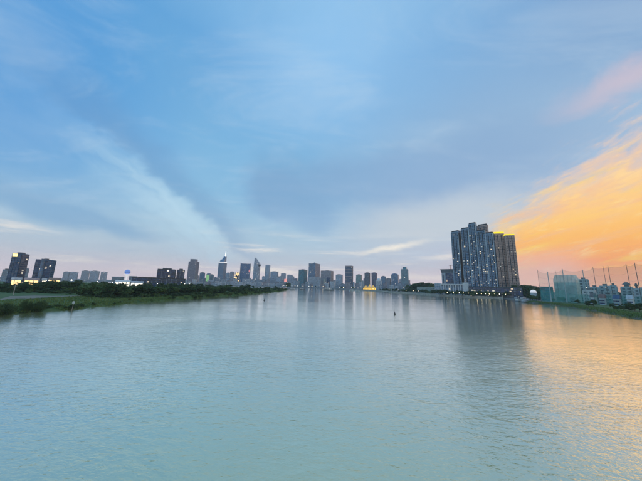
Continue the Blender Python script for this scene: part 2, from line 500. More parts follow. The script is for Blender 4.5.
rnd = random.Random(4)
LP = [(-150, -280), (-122, 30)] + [G(*p) for p in [(0, 315), (20, 313), (45, 311.5), (75, 309), (100, 306.5), (140, 302.5), (200, 298), (250, 294.5), (280, 291.5), (288, 290)]] + [(-110, 690), (-220, 760), (-700, 860), (-2500, 960), (-3990, 1000)]
peninsula, lsh = land('peninsula_ground', LP, [(-3990, -280)], GRASSG, 1.5, rnd, 1)
RPX = [(642, 319.5), (600, 311.5), (560, 306), (537, 303.5)]
RP1 = [(150, -280), (175, 80)] + [G(*p) for p in RPX] + [(262, 318), (300, 380), G(503, 298.5), G(470, 297.3), G(440, 295.8), G(400, 293), G(370, 291), G(350, 290), (10, 1060), (-120, 1090), (-700, 1180), (-2500, 1250), (-3990, 1300)]
city, rsh = land('city_ground', RP1, [(-3990, 3990), (3990, 3990), (3990, -280)], CITYG, 1.8, rnd, -1, 0.4, 5.0)

# pale dirt track on the peninsula
def sheet_px(name, pts, z, mat, label=None):
    mb = MB(); mb.quad(*[(*G(x, y, z), z) for x, y in pts])
    return tag(mb.build(name, mat), label, None, None, 'structure')
sheet_px('dirt_track', [(-60, 297), (-60, 306), (0, 300.0), (16, 298.2), (30, 298.3), (48, 297.2), (62, 296.9), (86, 296), (80, 295.4), (52, 295.9), (34, 295.5), (18, 296.1), (0, 296.0)][::-1], 1.53, TRACKM)

# green lawn of the driving range on the east bank
LAWN = ground_mat('lawn', ((0.05, 0.10, 0.035, 1), (0.08, 0.14, 0.045, 1), (0.12, 0.13, 0.06, 1)))
mb = MB()
mb.quad((183, 60, 1.95), (760, 60, 1.95), (760, 420, 1.95), (420, 380, 1.95), (280, 312, 1.95), (262, 268, 1.95), (233, 208, 1.95), (200, 155, 1.95))
tag(mb.build('lawn', LAWN), None, None, None, 'structure')

# ------------------------------------------------------------------ buildings
def block(parent, w, d, h, gm, bm_, pm, fl=3.6, bay=3.4, band=0.35, proud=0.25, pier=0.5, name='wall', piers=True, roofm=None, parapet=1.2, shape='box', n=20, sup=2.0, taper=1.0):
    """one body with its floor bands, piers and roof; parts go under parent"""
    base = MB()
    hw, hd = w / 2, d / 2
    if shape == 'box':
        base.prism([(-hw, -hd), (hw, -hd), (hw, hd), (-hw, hd)], 0, h, [(-hw * taper, -hd * taper), (hw * taper, -hd * taper), (hw * taper, hd * taper), (-hw * taper, hd * taper)])
    else:
        base.ell(hw, hd, 0, h, n, hw * taper, hd * taper, sup=sup)
    core = base.build(name, gm, parent)
    b = MB()
    nf = max(2, int(round(h / fl)))
    for i in range(nf + 1):
        z = h * i / nf
        k = 1 + (taper - 1) * (z / h)
        z0, z1 = (z - band * fl / 2, z + band * fl / 2)
        if i == 0: z0 = 0.02
        if i == nf: z1 = h + parapet
        if shape == 'box':
            b.box(-hw * k - proud, hw * k + proud, -hd * k - proud, hd * k + proud, z0, z1)
        else:
            b.ell(hw * k + proud, hd * k + proud, z0, z1, n, sup=sup)
    sub = core if parent.parent is None else parent
    b.build('floor_bands', bm_, sub, kind='stuff')
    if piers and shape == 'box' and taper == 1.0:
        p = MB()
        nx = max(1, int(round(w / bay))); ny = max(1, int(round(d / bay)))
        pr = proud + 0.12
        for i in range(nx + 1):
            x = -hw + w * i / nx
            for sy in (-1, 1):
                p.box(x - pier / 2, x + pier / 2, min(sy * hd, sy * (hd + pr)), max(sy * hd, sy * (hd + pr)), 0.03, h - 0.02)
        for i in range(ny + 1):
            y = -hd + d * i / ny
            for sx in (-1, 1):
                p.box(min(sx * hw, sx * (hw + pr)), max(sx * hw, sx * (hw + pr)), y - pier / 2 - 0.01, y + pier / 2 + 0.01, 0.04, h - 0.03)
        p.build('piers', pm, sub, kind='stuff')
    return core

BASEZ = 1.8
def place(x0, x1, ytop, dist, phi=12.0, split=None, dr=0.8):
    xm = (x0 + x1) / 2
    X, Y = at(xm, dist)
    th = math.atan2(X, Y)
    a0 = at(x0, dist); a1 = at(x1, dist)
    Wm = math.hypot(a1[0] - a0[0], a1[1] - a0[1])
    p = abs(RAD(phi))
    if split is not None:
        w = split * Wm / math.cos(p); d = (1 - split) * Wm / max(0.05, math.sin(p))
        if phi < 0:
            w = (1 - split) * Wm / math.cos(p); d = split * Wm / max(0.05, math.sin(p))
    else:
        w = Wm / (math.cos(p) + dr * math.sin(p)); d = dr * w
    h = zat(X, Y, ytop) - BASEZ
    return X, Y, -th - RAD(phi), w, d, h

def building(name, label, cat, x0, x1, ytop, dist, gm, bm_, pm=None, phi=12.0, split=None, dr=0.8, group=None, z0=BASEZ, plant=0.5, **kw):
    X, Y, rz, w, d, h = place(x0, x1, ytop, dist, phi, split, dr)
    root = empty(name, (X, Y, z0), rz)
    tag(root, label, cat, group)
    block(root, w, d, h, gm, bm_, pm or bm_, **kw)
    if plant:
        m = MB(); m.box(-w * plant / 2, w * plant / 2, -d * plant / 2, d * plant / 2, h + 0.01, h + 3.5)
        m.build('roof_plant', ROOFM, root)
    return root, w, d, h

GB = glass('blue_glass', (0.08, 0.21, 0.38), 0.016, es=0.7)
GBD = glass('dark_blue_glass', (0.016, 0.055, 0.14), 0.018, es=1.0)
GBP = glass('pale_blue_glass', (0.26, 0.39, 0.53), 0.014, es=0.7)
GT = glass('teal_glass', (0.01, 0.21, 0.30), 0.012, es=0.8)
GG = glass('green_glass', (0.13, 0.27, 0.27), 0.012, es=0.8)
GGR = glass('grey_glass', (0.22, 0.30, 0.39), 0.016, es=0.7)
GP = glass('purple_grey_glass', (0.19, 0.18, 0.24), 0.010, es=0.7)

# --- west: two dark residential towers beyond the grove
rt, w, d, h = building('apartment_tower', 'dark navy tower with brownish side and yellow rooftop sign beyond the grove', 'tower', 7.5, 24.5, 254.5, 720, GBD, NAVY, NAVY, phi=38, split=0.52, fl=3.4, bay=4.0, band=0.3)
m = MB(); m.box(w / 2 + 0.45, w / 2 + 0.75, -d / 2 + 0.6, d / 2 - 0.6, 2, h - 1); m.build('side_cladding', plain('mauve_cladding', (0.17, 0.14, 0.17), 0.7), rt)
m = MB()
for i in range(1, int(h / 3.4)):
    for j in range(6):
        y = -d / 2 + 2.0 + j * (d - 4) / 5
        m.box(w / 2 + 0.76, w / 2 + 0.85, y - 0.9, y + 0.9, i * 3.4, i * 3.4 + 1.5)
m.build('side_glazing', GBD, rt, kind='stuff')
m = MB(); m.box(-w / 2 + 1, w * 0.1, -d / 2 - 1.0, -d / 2 - 0.5, h - 5, h + 0.5)
m.build('rooftop_sign', glowmat('yellow_sign_light', (1.0, 0.78, 0.25, 1), 1.6), rt)
rt, w, d, h = building('apartment_tower', 'broad dark navy tower with rounded bright middle bay beyond the grove', 'tower', 32.5, 53.0, 260.5, 700, GBD, NAVY, NAVY, phi=20, dr=0.7, fl=3.4, bay=4.0, band=0.3, plant=0.25)
b2 = empty('middle_bay', (-w * 0.05, -d / 2, 0), 0, rt)
m = MB(); m.ell(w * 0.13, 3.0, 0, h + 2.5, 16); m.build('bay_wall', GB, b2)
m = MB()
for i in range(int(h / 3.4)): m.ell(w * 0.13 + 0.2, 3.2, i * 3.4 + 2.6, i * 3.4 + 3.4, 16)
m.build('bay_bands', plain('slate_cladding', (0.16, 0.20, 0.27), 0.5), b2, kind='stuff')
building('apartment_block', 'small hazy block stepping out behind the navy tower with rooftop sign', 'building', 1.5, 9, 270, 1000, GBP, CONC, phi=15)
building('apartment_block', 'slim pale block close behind the brownish side of the navy tower', 'building', 23.5, 27.5, 269, 1050, GGR, CONC, phi=10)

# --- west: pale distant apartment slabs
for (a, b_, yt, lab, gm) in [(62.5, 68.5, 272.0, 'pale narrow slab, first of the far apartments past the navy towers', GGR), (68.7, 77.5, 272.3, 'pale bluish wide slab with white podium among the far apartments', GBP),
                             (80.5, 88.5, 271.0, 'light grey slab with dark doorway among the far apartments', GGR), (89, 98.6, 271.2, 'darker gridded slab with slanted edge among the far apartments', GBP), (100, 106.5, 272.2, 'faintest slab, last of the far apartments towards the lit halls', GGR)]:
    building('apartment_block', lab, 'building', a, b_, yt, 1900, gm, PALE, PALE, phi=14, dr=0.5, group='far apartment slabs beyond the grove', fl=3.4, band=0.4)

# --- dark twin block
rt, w, d, h = building('office_block', 'dark striped box building, the wider of two on a shared dark podium', 'building', 156.5, 175, 269.8, 640, GBD, DARK, plain('grey_fins', (0.20, 0.22, 0.26), 0.6), phi=10, dr=0.6, fl=4, bay=7.0, pier=0.9, band=0.2)
rt, w, d, h = building('office_block', 'dark striped box building, the narrower of two on a shared dark podium', 'building', 176, 183.5, 270.3, 645, GBD, DARK, MATS['grey_fins'], phi=10, dr=0.9, fl=4, bay=5.5, pier=0.9, band=0.2)
building('podium_building', 'low dark podium in front of the striped box buildings', 'building', 133, 187, 278.6, 605, GBD, DARK, CONC, phi=8, dr=0.15, fl=4, bay=8, plant=0)

# --- low lit halls in the grove
def lit_hall(label, x0, x1, yt, dist, lm, roof=PALE, gable=True):
    X, Y, rz, w, d, h = place(x0, x1, yt, dist, 6, None, 0.4)
    root = empty('lit_hall', (X, Y, 1.5), rz); tag(root, label, 'building', 'low lit halls behind the grove')
    h = max(5, h)
    m = MB(); m.box(-w / 2, w / 2, -d / 2, d / 2, 0, h * 0.75); m.build('wall', PALE, root)
    m = MB(); m.prism([(-w / 2 - 0.6, -d / 2 - 0.8), (w / 2 + 0.6, -d / 2 - 0.8), (w / 2 + 0.6, d / 2 + 0.8), (-w / 2 - 0.6, d / 2 + 0.8)], h * 0.75 + 0.02, h, [(-w / 2 - 0.6, -0.4), (w / 2 + 0.6, -0.4), (w / 2 + 0.6, 0.4), (-w / 2 - 0.6, 0.4)])
    m.build('roof', roof, root)
    n = max(3, int(w / 5))
    for i in range(n):
        cx = -w / 2 + w * (i + 0.5) / n
        m = MB(); m.box(cx - w / n * 0.4, cx + w / n * 0.4, -d / 2 - 0.12, -d / 2 - 0.01, h * 0.12, h * 0.68); m.build('window', lm, root)
lit_hall('low hall with yellow glowing front at the foot of the signed navy tower', 12.5, 22.5, 277.2, 560, WARM)
lit_hall('long low hall with orange glowing front between the navy towers', 25.5, 40, 277.6, 560, WARM, PINKB)
lit_hall('short low hall with white glowing front below the rounded navy tower', 43, 47, 278.0, 560, WARMW)
lit_hall('low hall with tan roof and warm front past the rounded navy tower', 49.5, 61, 277.5, 600, WARM, TAN)
lit_hall('low bright white hall under the blue globe', 116, 131, 280.0, 600, WARMW, WHITE)
lit_hall('low cream lit hall next to the dark podium', 131.5, 144, 281.0, 590, WARMW, PALE)
for (a, b_, yt, lab) in [(112, 124, 277.2, 'flat grey warehouse behind the bright white hall'), (129, 137, 276.6, 'pale boxy warehouse beside the blue globe'), (138, 156, 277.4, 'long brownish warehouse next to the striped box buildings')]:
    building('warehouse', lab, 'building', a, b_, yt, 760, GGR, CONC if 'brown' not in lab else BROWN, phi=8, dr=0.5, plant=0, group='warehouses behind the grove')
# blue globe
X, Y = at(126.3, 620)
root = empty('illuminated_globe', (X, Y, 1.5)); tag(root, 'blue glowing globe on a white flared mast above the halls', 'globe')
zc = zat(X, Y, 272.0) - 1.5
m = MB(); m.sphere((0, 0, zc), 4.8, 20, 12, 4.8); m.build('globe', glowmat('blue_globe_light', (0.18, 0.34, 0.9, 1), 0.22, (0.3, 0.42, 0.8, 1)), root, smooth=True)
m = MB(); m.ell(1.2, 1.2, 0, zc - 9, 12); m.ell(1.2, 1.2, zc - 8.99, zc - 4.2, 16, 4.5, 4.5); m.build('mast', glowmat('white_mast_light', (1, 0.95, 0.95, 1), 0.5, (0.7, 0.7, 0.7, 1)), root)

# --- downtown, west group
D1 = 1750
rt, w, d, h = building('office_tower', 'mauve grey tower with a set-back top floor above the grove', 'tower', 186.5, 197.3, 262.0, 1500, GP, plain('mauve_bands', (0.26, 0.24, 0.29), 0.6), phi=25, dr=0.9, bay=4.5, plant=0)
m = MB(); m.box(-w * 0.38, w * 0.32, -d * 0.36, d * 0.36, h + 0.02, h + 13); m.build('set_back_top', GP, rt)
m = MB(); m.box(-w * 0.40, w * 0.34, -d * 0.38, d * 0.38, h + 13.02, h + 14.6); m.build('roof_cap', CONC, rt)
building('office_block', 'small blue block close beside the mauve tower', 'building', 199, 204.3, 272.8, 1600, GB, CONC)
rt, w, d, h = building('office_block', 'small block with a green lit front near the mauve tower', 'building', 205.5, 209.5, 274.5, 1550, GG, CONC, plant=0)
m = MB(); m.box(-w * 0.45, w * 0.45, -d / 2 - 1.2, -d / 2 - 0.6, h * 0.2, h * 0.95); m.build('lit_screen', glowmat('green_screen', (0.30, 0.8, 0.15, 1), 0.4), rt)
building('office_block', 'small grey green block next to the green lit front', 'building', 209.8, 213.3, 275, 1580, GG, CONC)
# spire tower
rt, w, d, h = building('skyscraper', 'blue skyscraper with white crown band and bright tapering spire', 'tower', 216.8, 225.2, 263.0, 1900, GB, plain('blue_grey_bands', (0.22, 0.27, 0.34), 0.5), phi=30, dr=1.0, plant=0, fl=4)
z = h + 1.2
m = MB(); m.box(-w * 0.5, w * 0.5, -d * 0.5, d * 0.5, z + 0.02, z + 6); m.build('crown_band', glowmat('crown_light', (1, 0.97, 0.9, 1), 0.7, (0.7, 0.7, 0.7, 1)), rt)
m = MB(); s_ = w * 0.40; m.prism([(-s_, -s_), (s_, -s_), (s_, s_), (-s_, s_)], z + 6.02, z + 22, [(-s_ * .75, -s_ * .75), (s_, -s_ * .75), (s_, s_), (-s_ * .75, s_)])
m.prism([(-s_ * .4, -s_ * .4), (s_, -s_ * .4), (s_, s_), (-s_ * .4, s_)], z + 22.02, z + 46, [(s_ * .2, s_ * .2), (s_, s_ * .2), (s_, s_), (s_ * .2, s_)]); m.build('tapering_top', GB, rt)
m = MB(); m.tube((s_ * .62, s_ * .62, z + 40), (s_ * .62, s_ * .62, z + 86), 4.2, 0.8, 8); m.build('spire', glowmat('spire_light', (1, 1, 0.86, 1), 1.3, (0.8, 0.8, 0.75, 1)), rt)
building('apartment_block', 'pale block leaning against the foot of the spired skyscraper', 'building', 225.4, 229.0, 273, 1850, GBP, PALE)
building('apartment_block', 'pale block with warm edge beside the unfinished lit frame', 'building', 229.2, 233.2, 272, 1800, GBP, PINKB)
# lit construction frame
X, Y, rz, w, d, h = place(234, 239.3, 272.5, 1700, 10, None, 0.8)
root = empty('unfinished_building', (X, Y, BASEZ), rz); tag(root, 'unfinished building frame with warm lit floors and dark gaps', 'building')
m = MB()
nf = 11
for i in range(nf + 1): m.box(-w / 2, w / 2, -d / 2, d / 2, h * i / nf - 0.3, h * i / nf + 0.3)
m.build('floor_slabs', CONC, root, kind='stuff')
m = MB()
for ix in range(5):
    for iy in (0, 1): m.box(-w / 2 + 0.5 + ix * (w - 2) / 4, -w / 2 + 1.5 + ix * (w - 2) / 4, (-d / 2 + 0.5) if iy == 0 else (d / 2 - 1.5), (-d / 2 + 1.5) if iy == 0 else (d / 2 - 0.5), 0.1, h - 0.1)
m.build('columns', DARK, root, kind='stuff')
m = MB(); m.box(-w * 0.3, w * 0.3, -d * 0.3, d * 0.3, 0.2, h - 0.2); m.build('core', DARK, root)
r2 = random.Random(3)
for i in range(nf):
    for k in range(4):
        if r2.random() < 0.45:
            x = -w / 2 + (k + 0.1) * w / 4
            m = MB(); m.box(x, x + w / 5, -d / 2 + 0.2, -d / 2 + 0.6, h * i / nf + 0.6, h * (i + 1) / nf - 0.6); m.build('window', WARM, root)
# blue slab tower with frame
rt, w, d, h = building('office_tower', 'broad deep blue glass tower with paler side frames', 'tower', 239.5, 249.2, 264.0, 1800, glass('royal_glass', (0.04, 0.16, 0.36), 0.012, es=0.7), plain('royal_bands', (0.08, 0.15, 0.26), 0.5), phi=6, dr=0.7, plant=0, band=0.25, fl=4)
m = MB()
for sx in (-1, 1): m.box(sx * (w / 2 + 1.6) - 1.2, sx * (w / 2 + 1.6) + 1.2, -d / 2 - 1, d / 2, 0, h + (5 if sx < 0 else 3))
m.build('side_frames', plain('frame_grey', (0.3, 0.3, 0.33), 0.6), rt)
m = MB(); m.box(w / 2 - 4, w / 2 - 1, -d / 2 - 0.9, -d / 2 - 0.5, h * 0.6, h * 0.72); m.build('red_sign', glowmat('red_sign_light', (1, 0.25, 0.2, 1), 1.0), rt)
# curved tower with helipad
X, Y, rz, w, d, h = place(252.2, 259.3, 258.5, 2100, 0, None, 0.75)
root = empty('skyscraper', (X, Y, BASEZ), rz); tag(root, 'pale curved skyscraper tapering to a pointed top with a round helipad', 'tower')
def curved_ring(t):
    k = 0.80 + 0.28 * math.sin(math.pi * min(1, t * 0.8 + 0.15)) * 0.75
    x0 = -w / 2 * k; x1 = w / 2 * k
    if t > 0.80:
        x1 -= (t - 0.80) / 0.20 * (w * 0.55)
    return x0, x1
m = MB(); nseg = 26
for i in range(nseg):
    ra, rb = curved_ring(i / nseg), curved_ring((i + 1) / nseg)
    def rr(q): 
        cx, hw_ = (q[0] + q[1]) / 2, (q[1] - q[0]) / 2
        return [(cx + hw_ * math.copysign(abs(math.cos(a)) ** 0.8, math.cos(a)), d / 2 * math.copysign(abs(math.sin(a)) ** 0.8, math.sin(a))) for a in [2 * math.pi * j / 16 for j in range(16)]]
    m.prism(rr(ra), h * i / nseg, h * (i + 1) / nseg - 0.03, rr(rb))
m.build('glass_shell', glass('silver_glass', (0.32, 0.39, 0.47), 0.012, es=0.7), root)
m = MB(); m.ell(15, 15, h * 0.745, h * 0.745 + 4, 20, cx=w * 0.36, cy=-d * 0.45); m.ell(6, 6, h * 0.70, h * 0.745 - 0.02, 16, 12, 12, cx=w * 0.36, cy=-d * 0.42); m.build('helipad', DARK, root)
m = MB(); m.tube((-w * 0.33, 0, h - 3), (-w * 0.33, 0, h + 14), 1.4, 0.3); m.build('mast', STEEL, root)

building('apartment_tower', 'slim pale blue tower standing over two lower blue blocks', 'tower', 264.3, 269.2, 265.3, 1900, GBP, PALE, phi=18, plant=0.6)
building('apartment_block', 'wide pale blue block beside the slim pale tower', 'building', 269.8, 277.8, 271.8, 1850, GBP, plain('blue_pale_bands', (0.36, 0.42, 0.5), 0.6), phi=14)
building('apartment_block', 'lowest pale blue block at the end of the grove', 'building', 276.5, 281.0, 277.8, 1750, GBP, PALE, phi=14)
building('apartment_tower', 'hazy mauve tower behind the pink lit panel', 'tower', 280.5, 285.5, 273.6, 2500, GP, PALE, phi=10)
building('apartment_tower', 'faint hazy tower just past the pink lit panel', 'tower', 286.8, 292.5, 275.0, 2700, GP, PALE, phi=10)
X, Y = at(285.4, 1500)  # flat pink-red emissive panel on two posts
root = empty('lit_panel', (X, Y, BASEZ)); tag(root, 'pink red glowing billboard near the grove tip', 'panel')
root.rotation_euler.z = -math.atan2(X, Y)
m = MB(); m.box(-8, 8, -0.5, 0.5, 24, 42); m.build('screen', glowmat('pink_panel', (1.0, 0.30, 0.22, 1), 0.75), root)
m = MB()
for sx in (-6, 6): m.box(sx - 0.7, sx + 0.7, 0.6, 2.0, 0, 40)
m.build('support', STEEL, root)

# --- downtown, middle group, on the far quay
building('office_tower', 'teal glass tower with two flat bays at the waterfront', 'tower', 298.2, 307.0, 270.0, 1290, GT, plain('teal_bands', (0.05, 0.17, 0.2), 0.4), phi=28, split=0.6, bay=5, plant=0.4, band=0.25)
rt, w, d, h = building('office_tower', 'tall grey blue tower with roof hut above a pale podium', 'tower', 308.2, 319.6, 264.0, 1400, GB, plain('grey_blue_bands', (0.22, 0.26, 0.32), 0.55), phi=26, split=0.58, bay=4.5, plant=0.3)
m = MB(); m.box(-3, 3, -3, 3, h + 3.52, h + 9); m.build('roof_hut', CONC, rt)
building('podium_building', 'pale stepped podium in front of the tall grey blue tower', 'building', 307.5, 321.0, 277.5, 1260, GGR, PALE, phi=12, dr=0.5, plant=0.3)
rt, w, d, h = building('office_tower', 'broad pinkish brown block with roof hut and a dark lower corner', 'tower', 320.5, 333.2, 271.0, 1330, GGR, PINKB, phi=18, split=0.8, bay=4.5, plant=0.25)
m = MB(); m.box(w * 0.12, w * 0.46, -d / 2 - 0.9, -d / 2 - 0.45, 4, h * 0.62); m.build('dark_glazing', GBD, rt)
m = MB(); m.box(-w * 0.22, -w * 0.02, -d / 2 - 1.2, -d / 2 - 0.45, 2, h * 0.5); m.build('pale_panel', plain('cream_panel', (0.6, 0.56, 0.44), 0.6), rt)
building('office_block', 'pale blue block with a rounded corner beside the banded tower', 'building', 335.2, 343.2, 275.0, 1300, GBP, PALE, phi=15, dr=0.8, shape='ell', sup=4.0)
rt, w, d, h = building('office_tower', 'slender dark tower crossed by three pale bands', 'tower', 345.2, 353.0, 266.0, 1300, GBD, NAVY, plain('slate_fins', (0.25, 0.25, 0.28), 0.6), phi=15, dr=0.8, plant=0)
m = MB()
for k in (0.50, 0.66, 0.80, 0.97): m.box(-w / 2 - 0.8, w / 2 + 0.8, -d / 2 - 0.8, d / 2 + 0.8, h * k, h * k + 4.5)
m.build('pale_bands', PINKB, rt)
building('office_block', 'sea green glass block with sloping shoulders', 'building', 355.6, 362.4, 275.0, 1280, GG, plain('pale_green_bands', (0.3, 0.4, 0.38), 0.6), phi=15, taper=0.86, plant=0.4)
building('apartment_tower', 'grey brown tower, first of a close pair above the golden pavilion', 'tower', 364.6, 370.2, 273.0, 1420, GGR, BROWN, phi=18, plant=0.5)
building('apartment_tower', 'violet blue tower, second of a close pair above the golden pavilion', 'tower', 371.6, 377.2, 273.0, 1430, GP, plain('violet_bands', (0.16, 0.16, 0.26), 0.6), phi=18, plant=0.5)
rt, w, d, h = building('domed_hall', 'white low hall with a shallow round dome by the golden pavilion', 'building', 375.8, 382.0, 281.0, 1150, GGR, WHITE, phi=8, plant=0)
m = MB(); m.sphere((0, 0, h), w * 0.42, 16, 10, 12); m.build('dome', WHITE, rt, smooth=True)
building('office_block', 'small dark blue block behind the white dome', 'building', 381.2, 386.0, 276.6, 1300, GB, CONC, phi=14)
building('office_block', 'small pinkish block between the dark blue block and round topped tower', 'building', 386.6, 390.8, 278.6, 1250, GGR, PINKB, phi=14)
rt, w, d, h = building('office_tower', 'blue grey tower with a rounded barrel top', 'tower', 391.4, 399.2, 275.6, 1250, GB, plain('steel_blue_bands', (0.16, 0.23, 0.29), 0.5), phi=10, dr=0.8, plant=0, piers=False)
m = MB(); n = 12
arc = [(w / 2 * math.cos(math.pi * i / n), 9 * math.sin(math.pi * i / n)) for i in range(n + 1)]
k = len(m.v)
for yy in (-d / 2, d / 2): m.v += [(a, yy, h + 1.22 + b_) for a, b_ in arc]
for i in range(n): m.f.append((i, n + 1 + i, n + 2 + i, i + 1))
m.f.append(tuple(range(n, -1, -1))); m.f.append(tuple(range(n + 1, 2 * n + 2)))
m.build('barrel_roof', GB, rt)
rt, w, d, h = building('office_tower', 'pale teal tower with lower shoulders and narrower crown', 'tower', 401.6, 408.8, 269.6, 1150, glass('pale_teal_glass', (0.12, 0.24, 0.29), 0.02), plain('pale_teal_bands', (0.25, 0.36, 0.4), 0.5), phi=10, dr=0.9, plant=0, band=0.25)
m = MB(); m.box(-w * 0.28, w * 0.28, -d * 0.3, d * 0.3, h + 1.22, h + 11); m.build('crown', GT, rt)
for sx in (-1, 1):
    m = MB(); m.tube((sx * w * 0.42, -d * 0.3, h + 1), (sx * w * 0.42, -d * 0.3, h + 16), 0.5, 0.2); m.build('antenna', STEEL, rt)

# golden pavilion
X, Y = at(369.5, 985)
root = empty('golden_pavilion', (X, Y, BASEZ), -math.atan2(X, Y)); tag(root, 'golden glowing riverside pavilion with stepped peaked roofs', 'pavilion')
GOLD = glowmat('gold_light', (1.0, 0.62, 0.10, 1), 1.3, (0.5, 0.35, 0.08, 1))
m = MB(); m.box(-24, 24, -9, 9, 0, 7); m.build('hall', plain('gilt_wall', (0.4, 0.26, 0.06), 0.6), root)
for i in range(12):
    m = MB(); m.box(-23.2 + i * 3.95, -20.4 + i * 3.95, -9.2, -9.02, 0.6, 5.8 if i % 3 else 4.4); m.build('window', GOLD, root)
for cx, wd, ht in ((-14, 9, 16), (0, 8, 20), (14, 9, 17)):
    m = MB(); m.prism([(cx - wd, -10), (cx + wd, -10), (cx + wd, 10), (cx - wd, 10)], 7.02, 11, [(cx - wd * .6, -6), (cx + wd * .6, -6), (cx + wd * .6, 6), (cx - wd * .6, 6)])
    m.prism([(cx - wd * .55, -5), (cx + wd * .55, -5), (cx + wd * .55, 5), (cx - wd * .55, 5)], 11.02, ht, [(cx - 1, -.8), (cx + 1, -.8), (cx + 1, .8), (cx - 1, .8)])
    m.build('roof', glowmat('amber_light', (1.0, 0.62, 0.12, 1), 0.38, (0.45, 0.3, 0.08, 1)), root)
m = MB()
for i in range(9): m.box(-24 + i * 6 - 0.4, -24 + i * 6 + 0.4, -10.2, -9.2, 0, 7)
m.build('columns', BROWN, root, kind='stuff')

# low filler buildings between the towers along the far quay
r5 = random.Random(21)
fill_m = [PALE, CONC, WHITE, PINKB]
for i in range(46):
    x = 190 + i * 4.9 + r5.uniform(-1, 1)
    if 362 < x < 378: continue
    wd = r5.uniform(2.5, 5.5)
    far = x < 297
    dist = r5.uniform(1500, 1700) if far else (r5.uniform(1090, 1200) if x < 380 else r5.uniform(880, 1000))
    yt = hor(x) + (r5.uniform(-4.5, -1.5) if far else r5.uniform(-4.0, 0.0))
    m0 = r5.choice(fill_m)
    building('low_building', 'low pale building in the row at the feet of the towers', 'building', x - wd / 2, x + wd / 2, yt, dist, GGR, m0, phi=r5.uniform(4, 20), dr=0.7, group='low pale buildings along the far quay', plant=0.4, fl=3.8, bay=5)

for i in range(30):
    x = 178 + i * 3.9 + r5.uniform(-1, 1)
    if x > 296: break
    wd = r5.uniform(2.5, 5.0)
    building('low_building', 'low pale building across the hidden reach behind the grove tip', 'building', x - wd / 2, x + wd / 2, hor(x) + r5.uniform(-1.6, 0.6), r5.uniform(1300, 1360), GGR, r5.choice([WHITE, PALE, WHITE, PINKB]), phi=r5.uniform(4, 20), dr=0.7, group='low pale buildings behind the grove tip', plant=0.4, fl=3.8, bay=5)

mid_g = [GBP, GGR, GB, GP, GG]
for i in range(44):
    x = 192 + i * 5.0 + r5.uniform(-2, 2)
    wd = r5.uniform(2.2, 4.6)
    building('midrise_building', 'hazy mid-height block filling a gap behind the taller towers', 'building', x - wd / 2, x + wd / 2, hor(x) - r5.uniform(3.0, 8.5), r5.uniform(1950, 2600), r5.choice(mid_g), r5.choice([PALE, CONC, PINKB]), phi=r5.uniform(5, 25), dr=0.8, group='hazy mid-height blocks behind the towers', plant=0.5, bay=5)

# --- east: unfinished crown building, white colonnade building
rt, w, d, h = building('hotel_building', 'unfinished concrete tower with flared crown and dark open middle', 'building', 442.6, 458.5, 273.5, 645, GBD, CONC, phi=16, split=0.75, fl=4, bay=8, plant=0, band=0.15)
m = MB(); m.prism([(-w / 2 - 0.6, -d / 2 - 0.6), (w / 2 + .6, -d / 2 - .6), (w / 2 + .6, d / 2 + .6), (-w / 2 - .6, d / 2 + .6)], h + 1.22, h + 9, [(-w / 2 - 2.2, -d / 2 - 2.2), (w / 2 + 2.2, -d / 2 - 2.2), (w / 2 + 2.2, d / 2 + 2.2), (-w / 2 - 2.2, d / 2 + 2.2)]); m.build('flared_crown', plain('dark_concrete', (0.17, 0.18, 0.2), 0.8), rt)
m = MB()
for x in (-0.46, -0.3, -0.22): m.box(w * x - 0.7, w * x + 0.7, -d / 2 - 1.0, -d / 2 - 0.4, 0, h + 1); 
m.build('pale_columns', PALE, rt)
m = MB(); m.tube((w * 0.1, 0, h + 9), (w * 0.1, 0, h + 19), 0.5, 0.5, 4); m.tube((w * 0.1 - 3, 0, h + 18), (w * 0.1 + 7, 0, h + 18.6), 0.35, 0.3, 4); m.build('crane', plain('crane_orange', (0.6, 0.16, 0.05), 0.5), rt)
X, Y, rz, w, d, h = place(440.5, 469.5, 284.3, 578, 8, None, 0.4)
root = empty('colonnade_building', (X, Y, BASEZ), rz); tag(root, 'low white building with tall columns in front of the unfinished crown tower', 'building')
m = MB(); m.box(-w / 2, w / 2, -d / 2 + 3, d / 2, 0, h - 1.5); m.build('wall', GBP, root)
m = MB(); m.box(-w / 2 - 1, w / 2 + 1, -d / 2 - 0.5, d / 2 + 0.5, h - 1.48, h + 0.4); m.build('roof', WHITE, root)
m = MB(); m.box(-w / 2 - 0.4, w / 2 + 0.4, -d / 2, d / 2, 0.02, 1.2); m.build('plinth', WHITE, root)
for i in range(9):
    x = -w / 2 + 0.8 + i * (w * 0.72) / 8
    m = MB(); m.box(x - 0.8, x + 0.8, -d / 2, -d / 2 + 1.6, 1.22, h - 1.5); m.build('column', WHITE, root)
m = MB(); m.box(w * 0.30, w / 2 + 0.2, -d / 2 - 0.2, -d / 2 + 3.2, 1.22, h + 3.5); m.build('end_wing', WHITE, root)
rt, w, d, h = building('side_pavilion', 'small pale flat roofed pavilion next to the white colonnade', 'building', 435.0, 441.2, 283.6, 590, GBP, PALE, phi=8, plant=0)
building('long_hall', 'long low greenish roofed shed among the waterfront trees', 'building', 417, 436, 287.6, 655, GG, plain('pale_green_roof', (0.36, 0.44, 0.4), 0.7), phi=6, dr=0.3, plant=0)

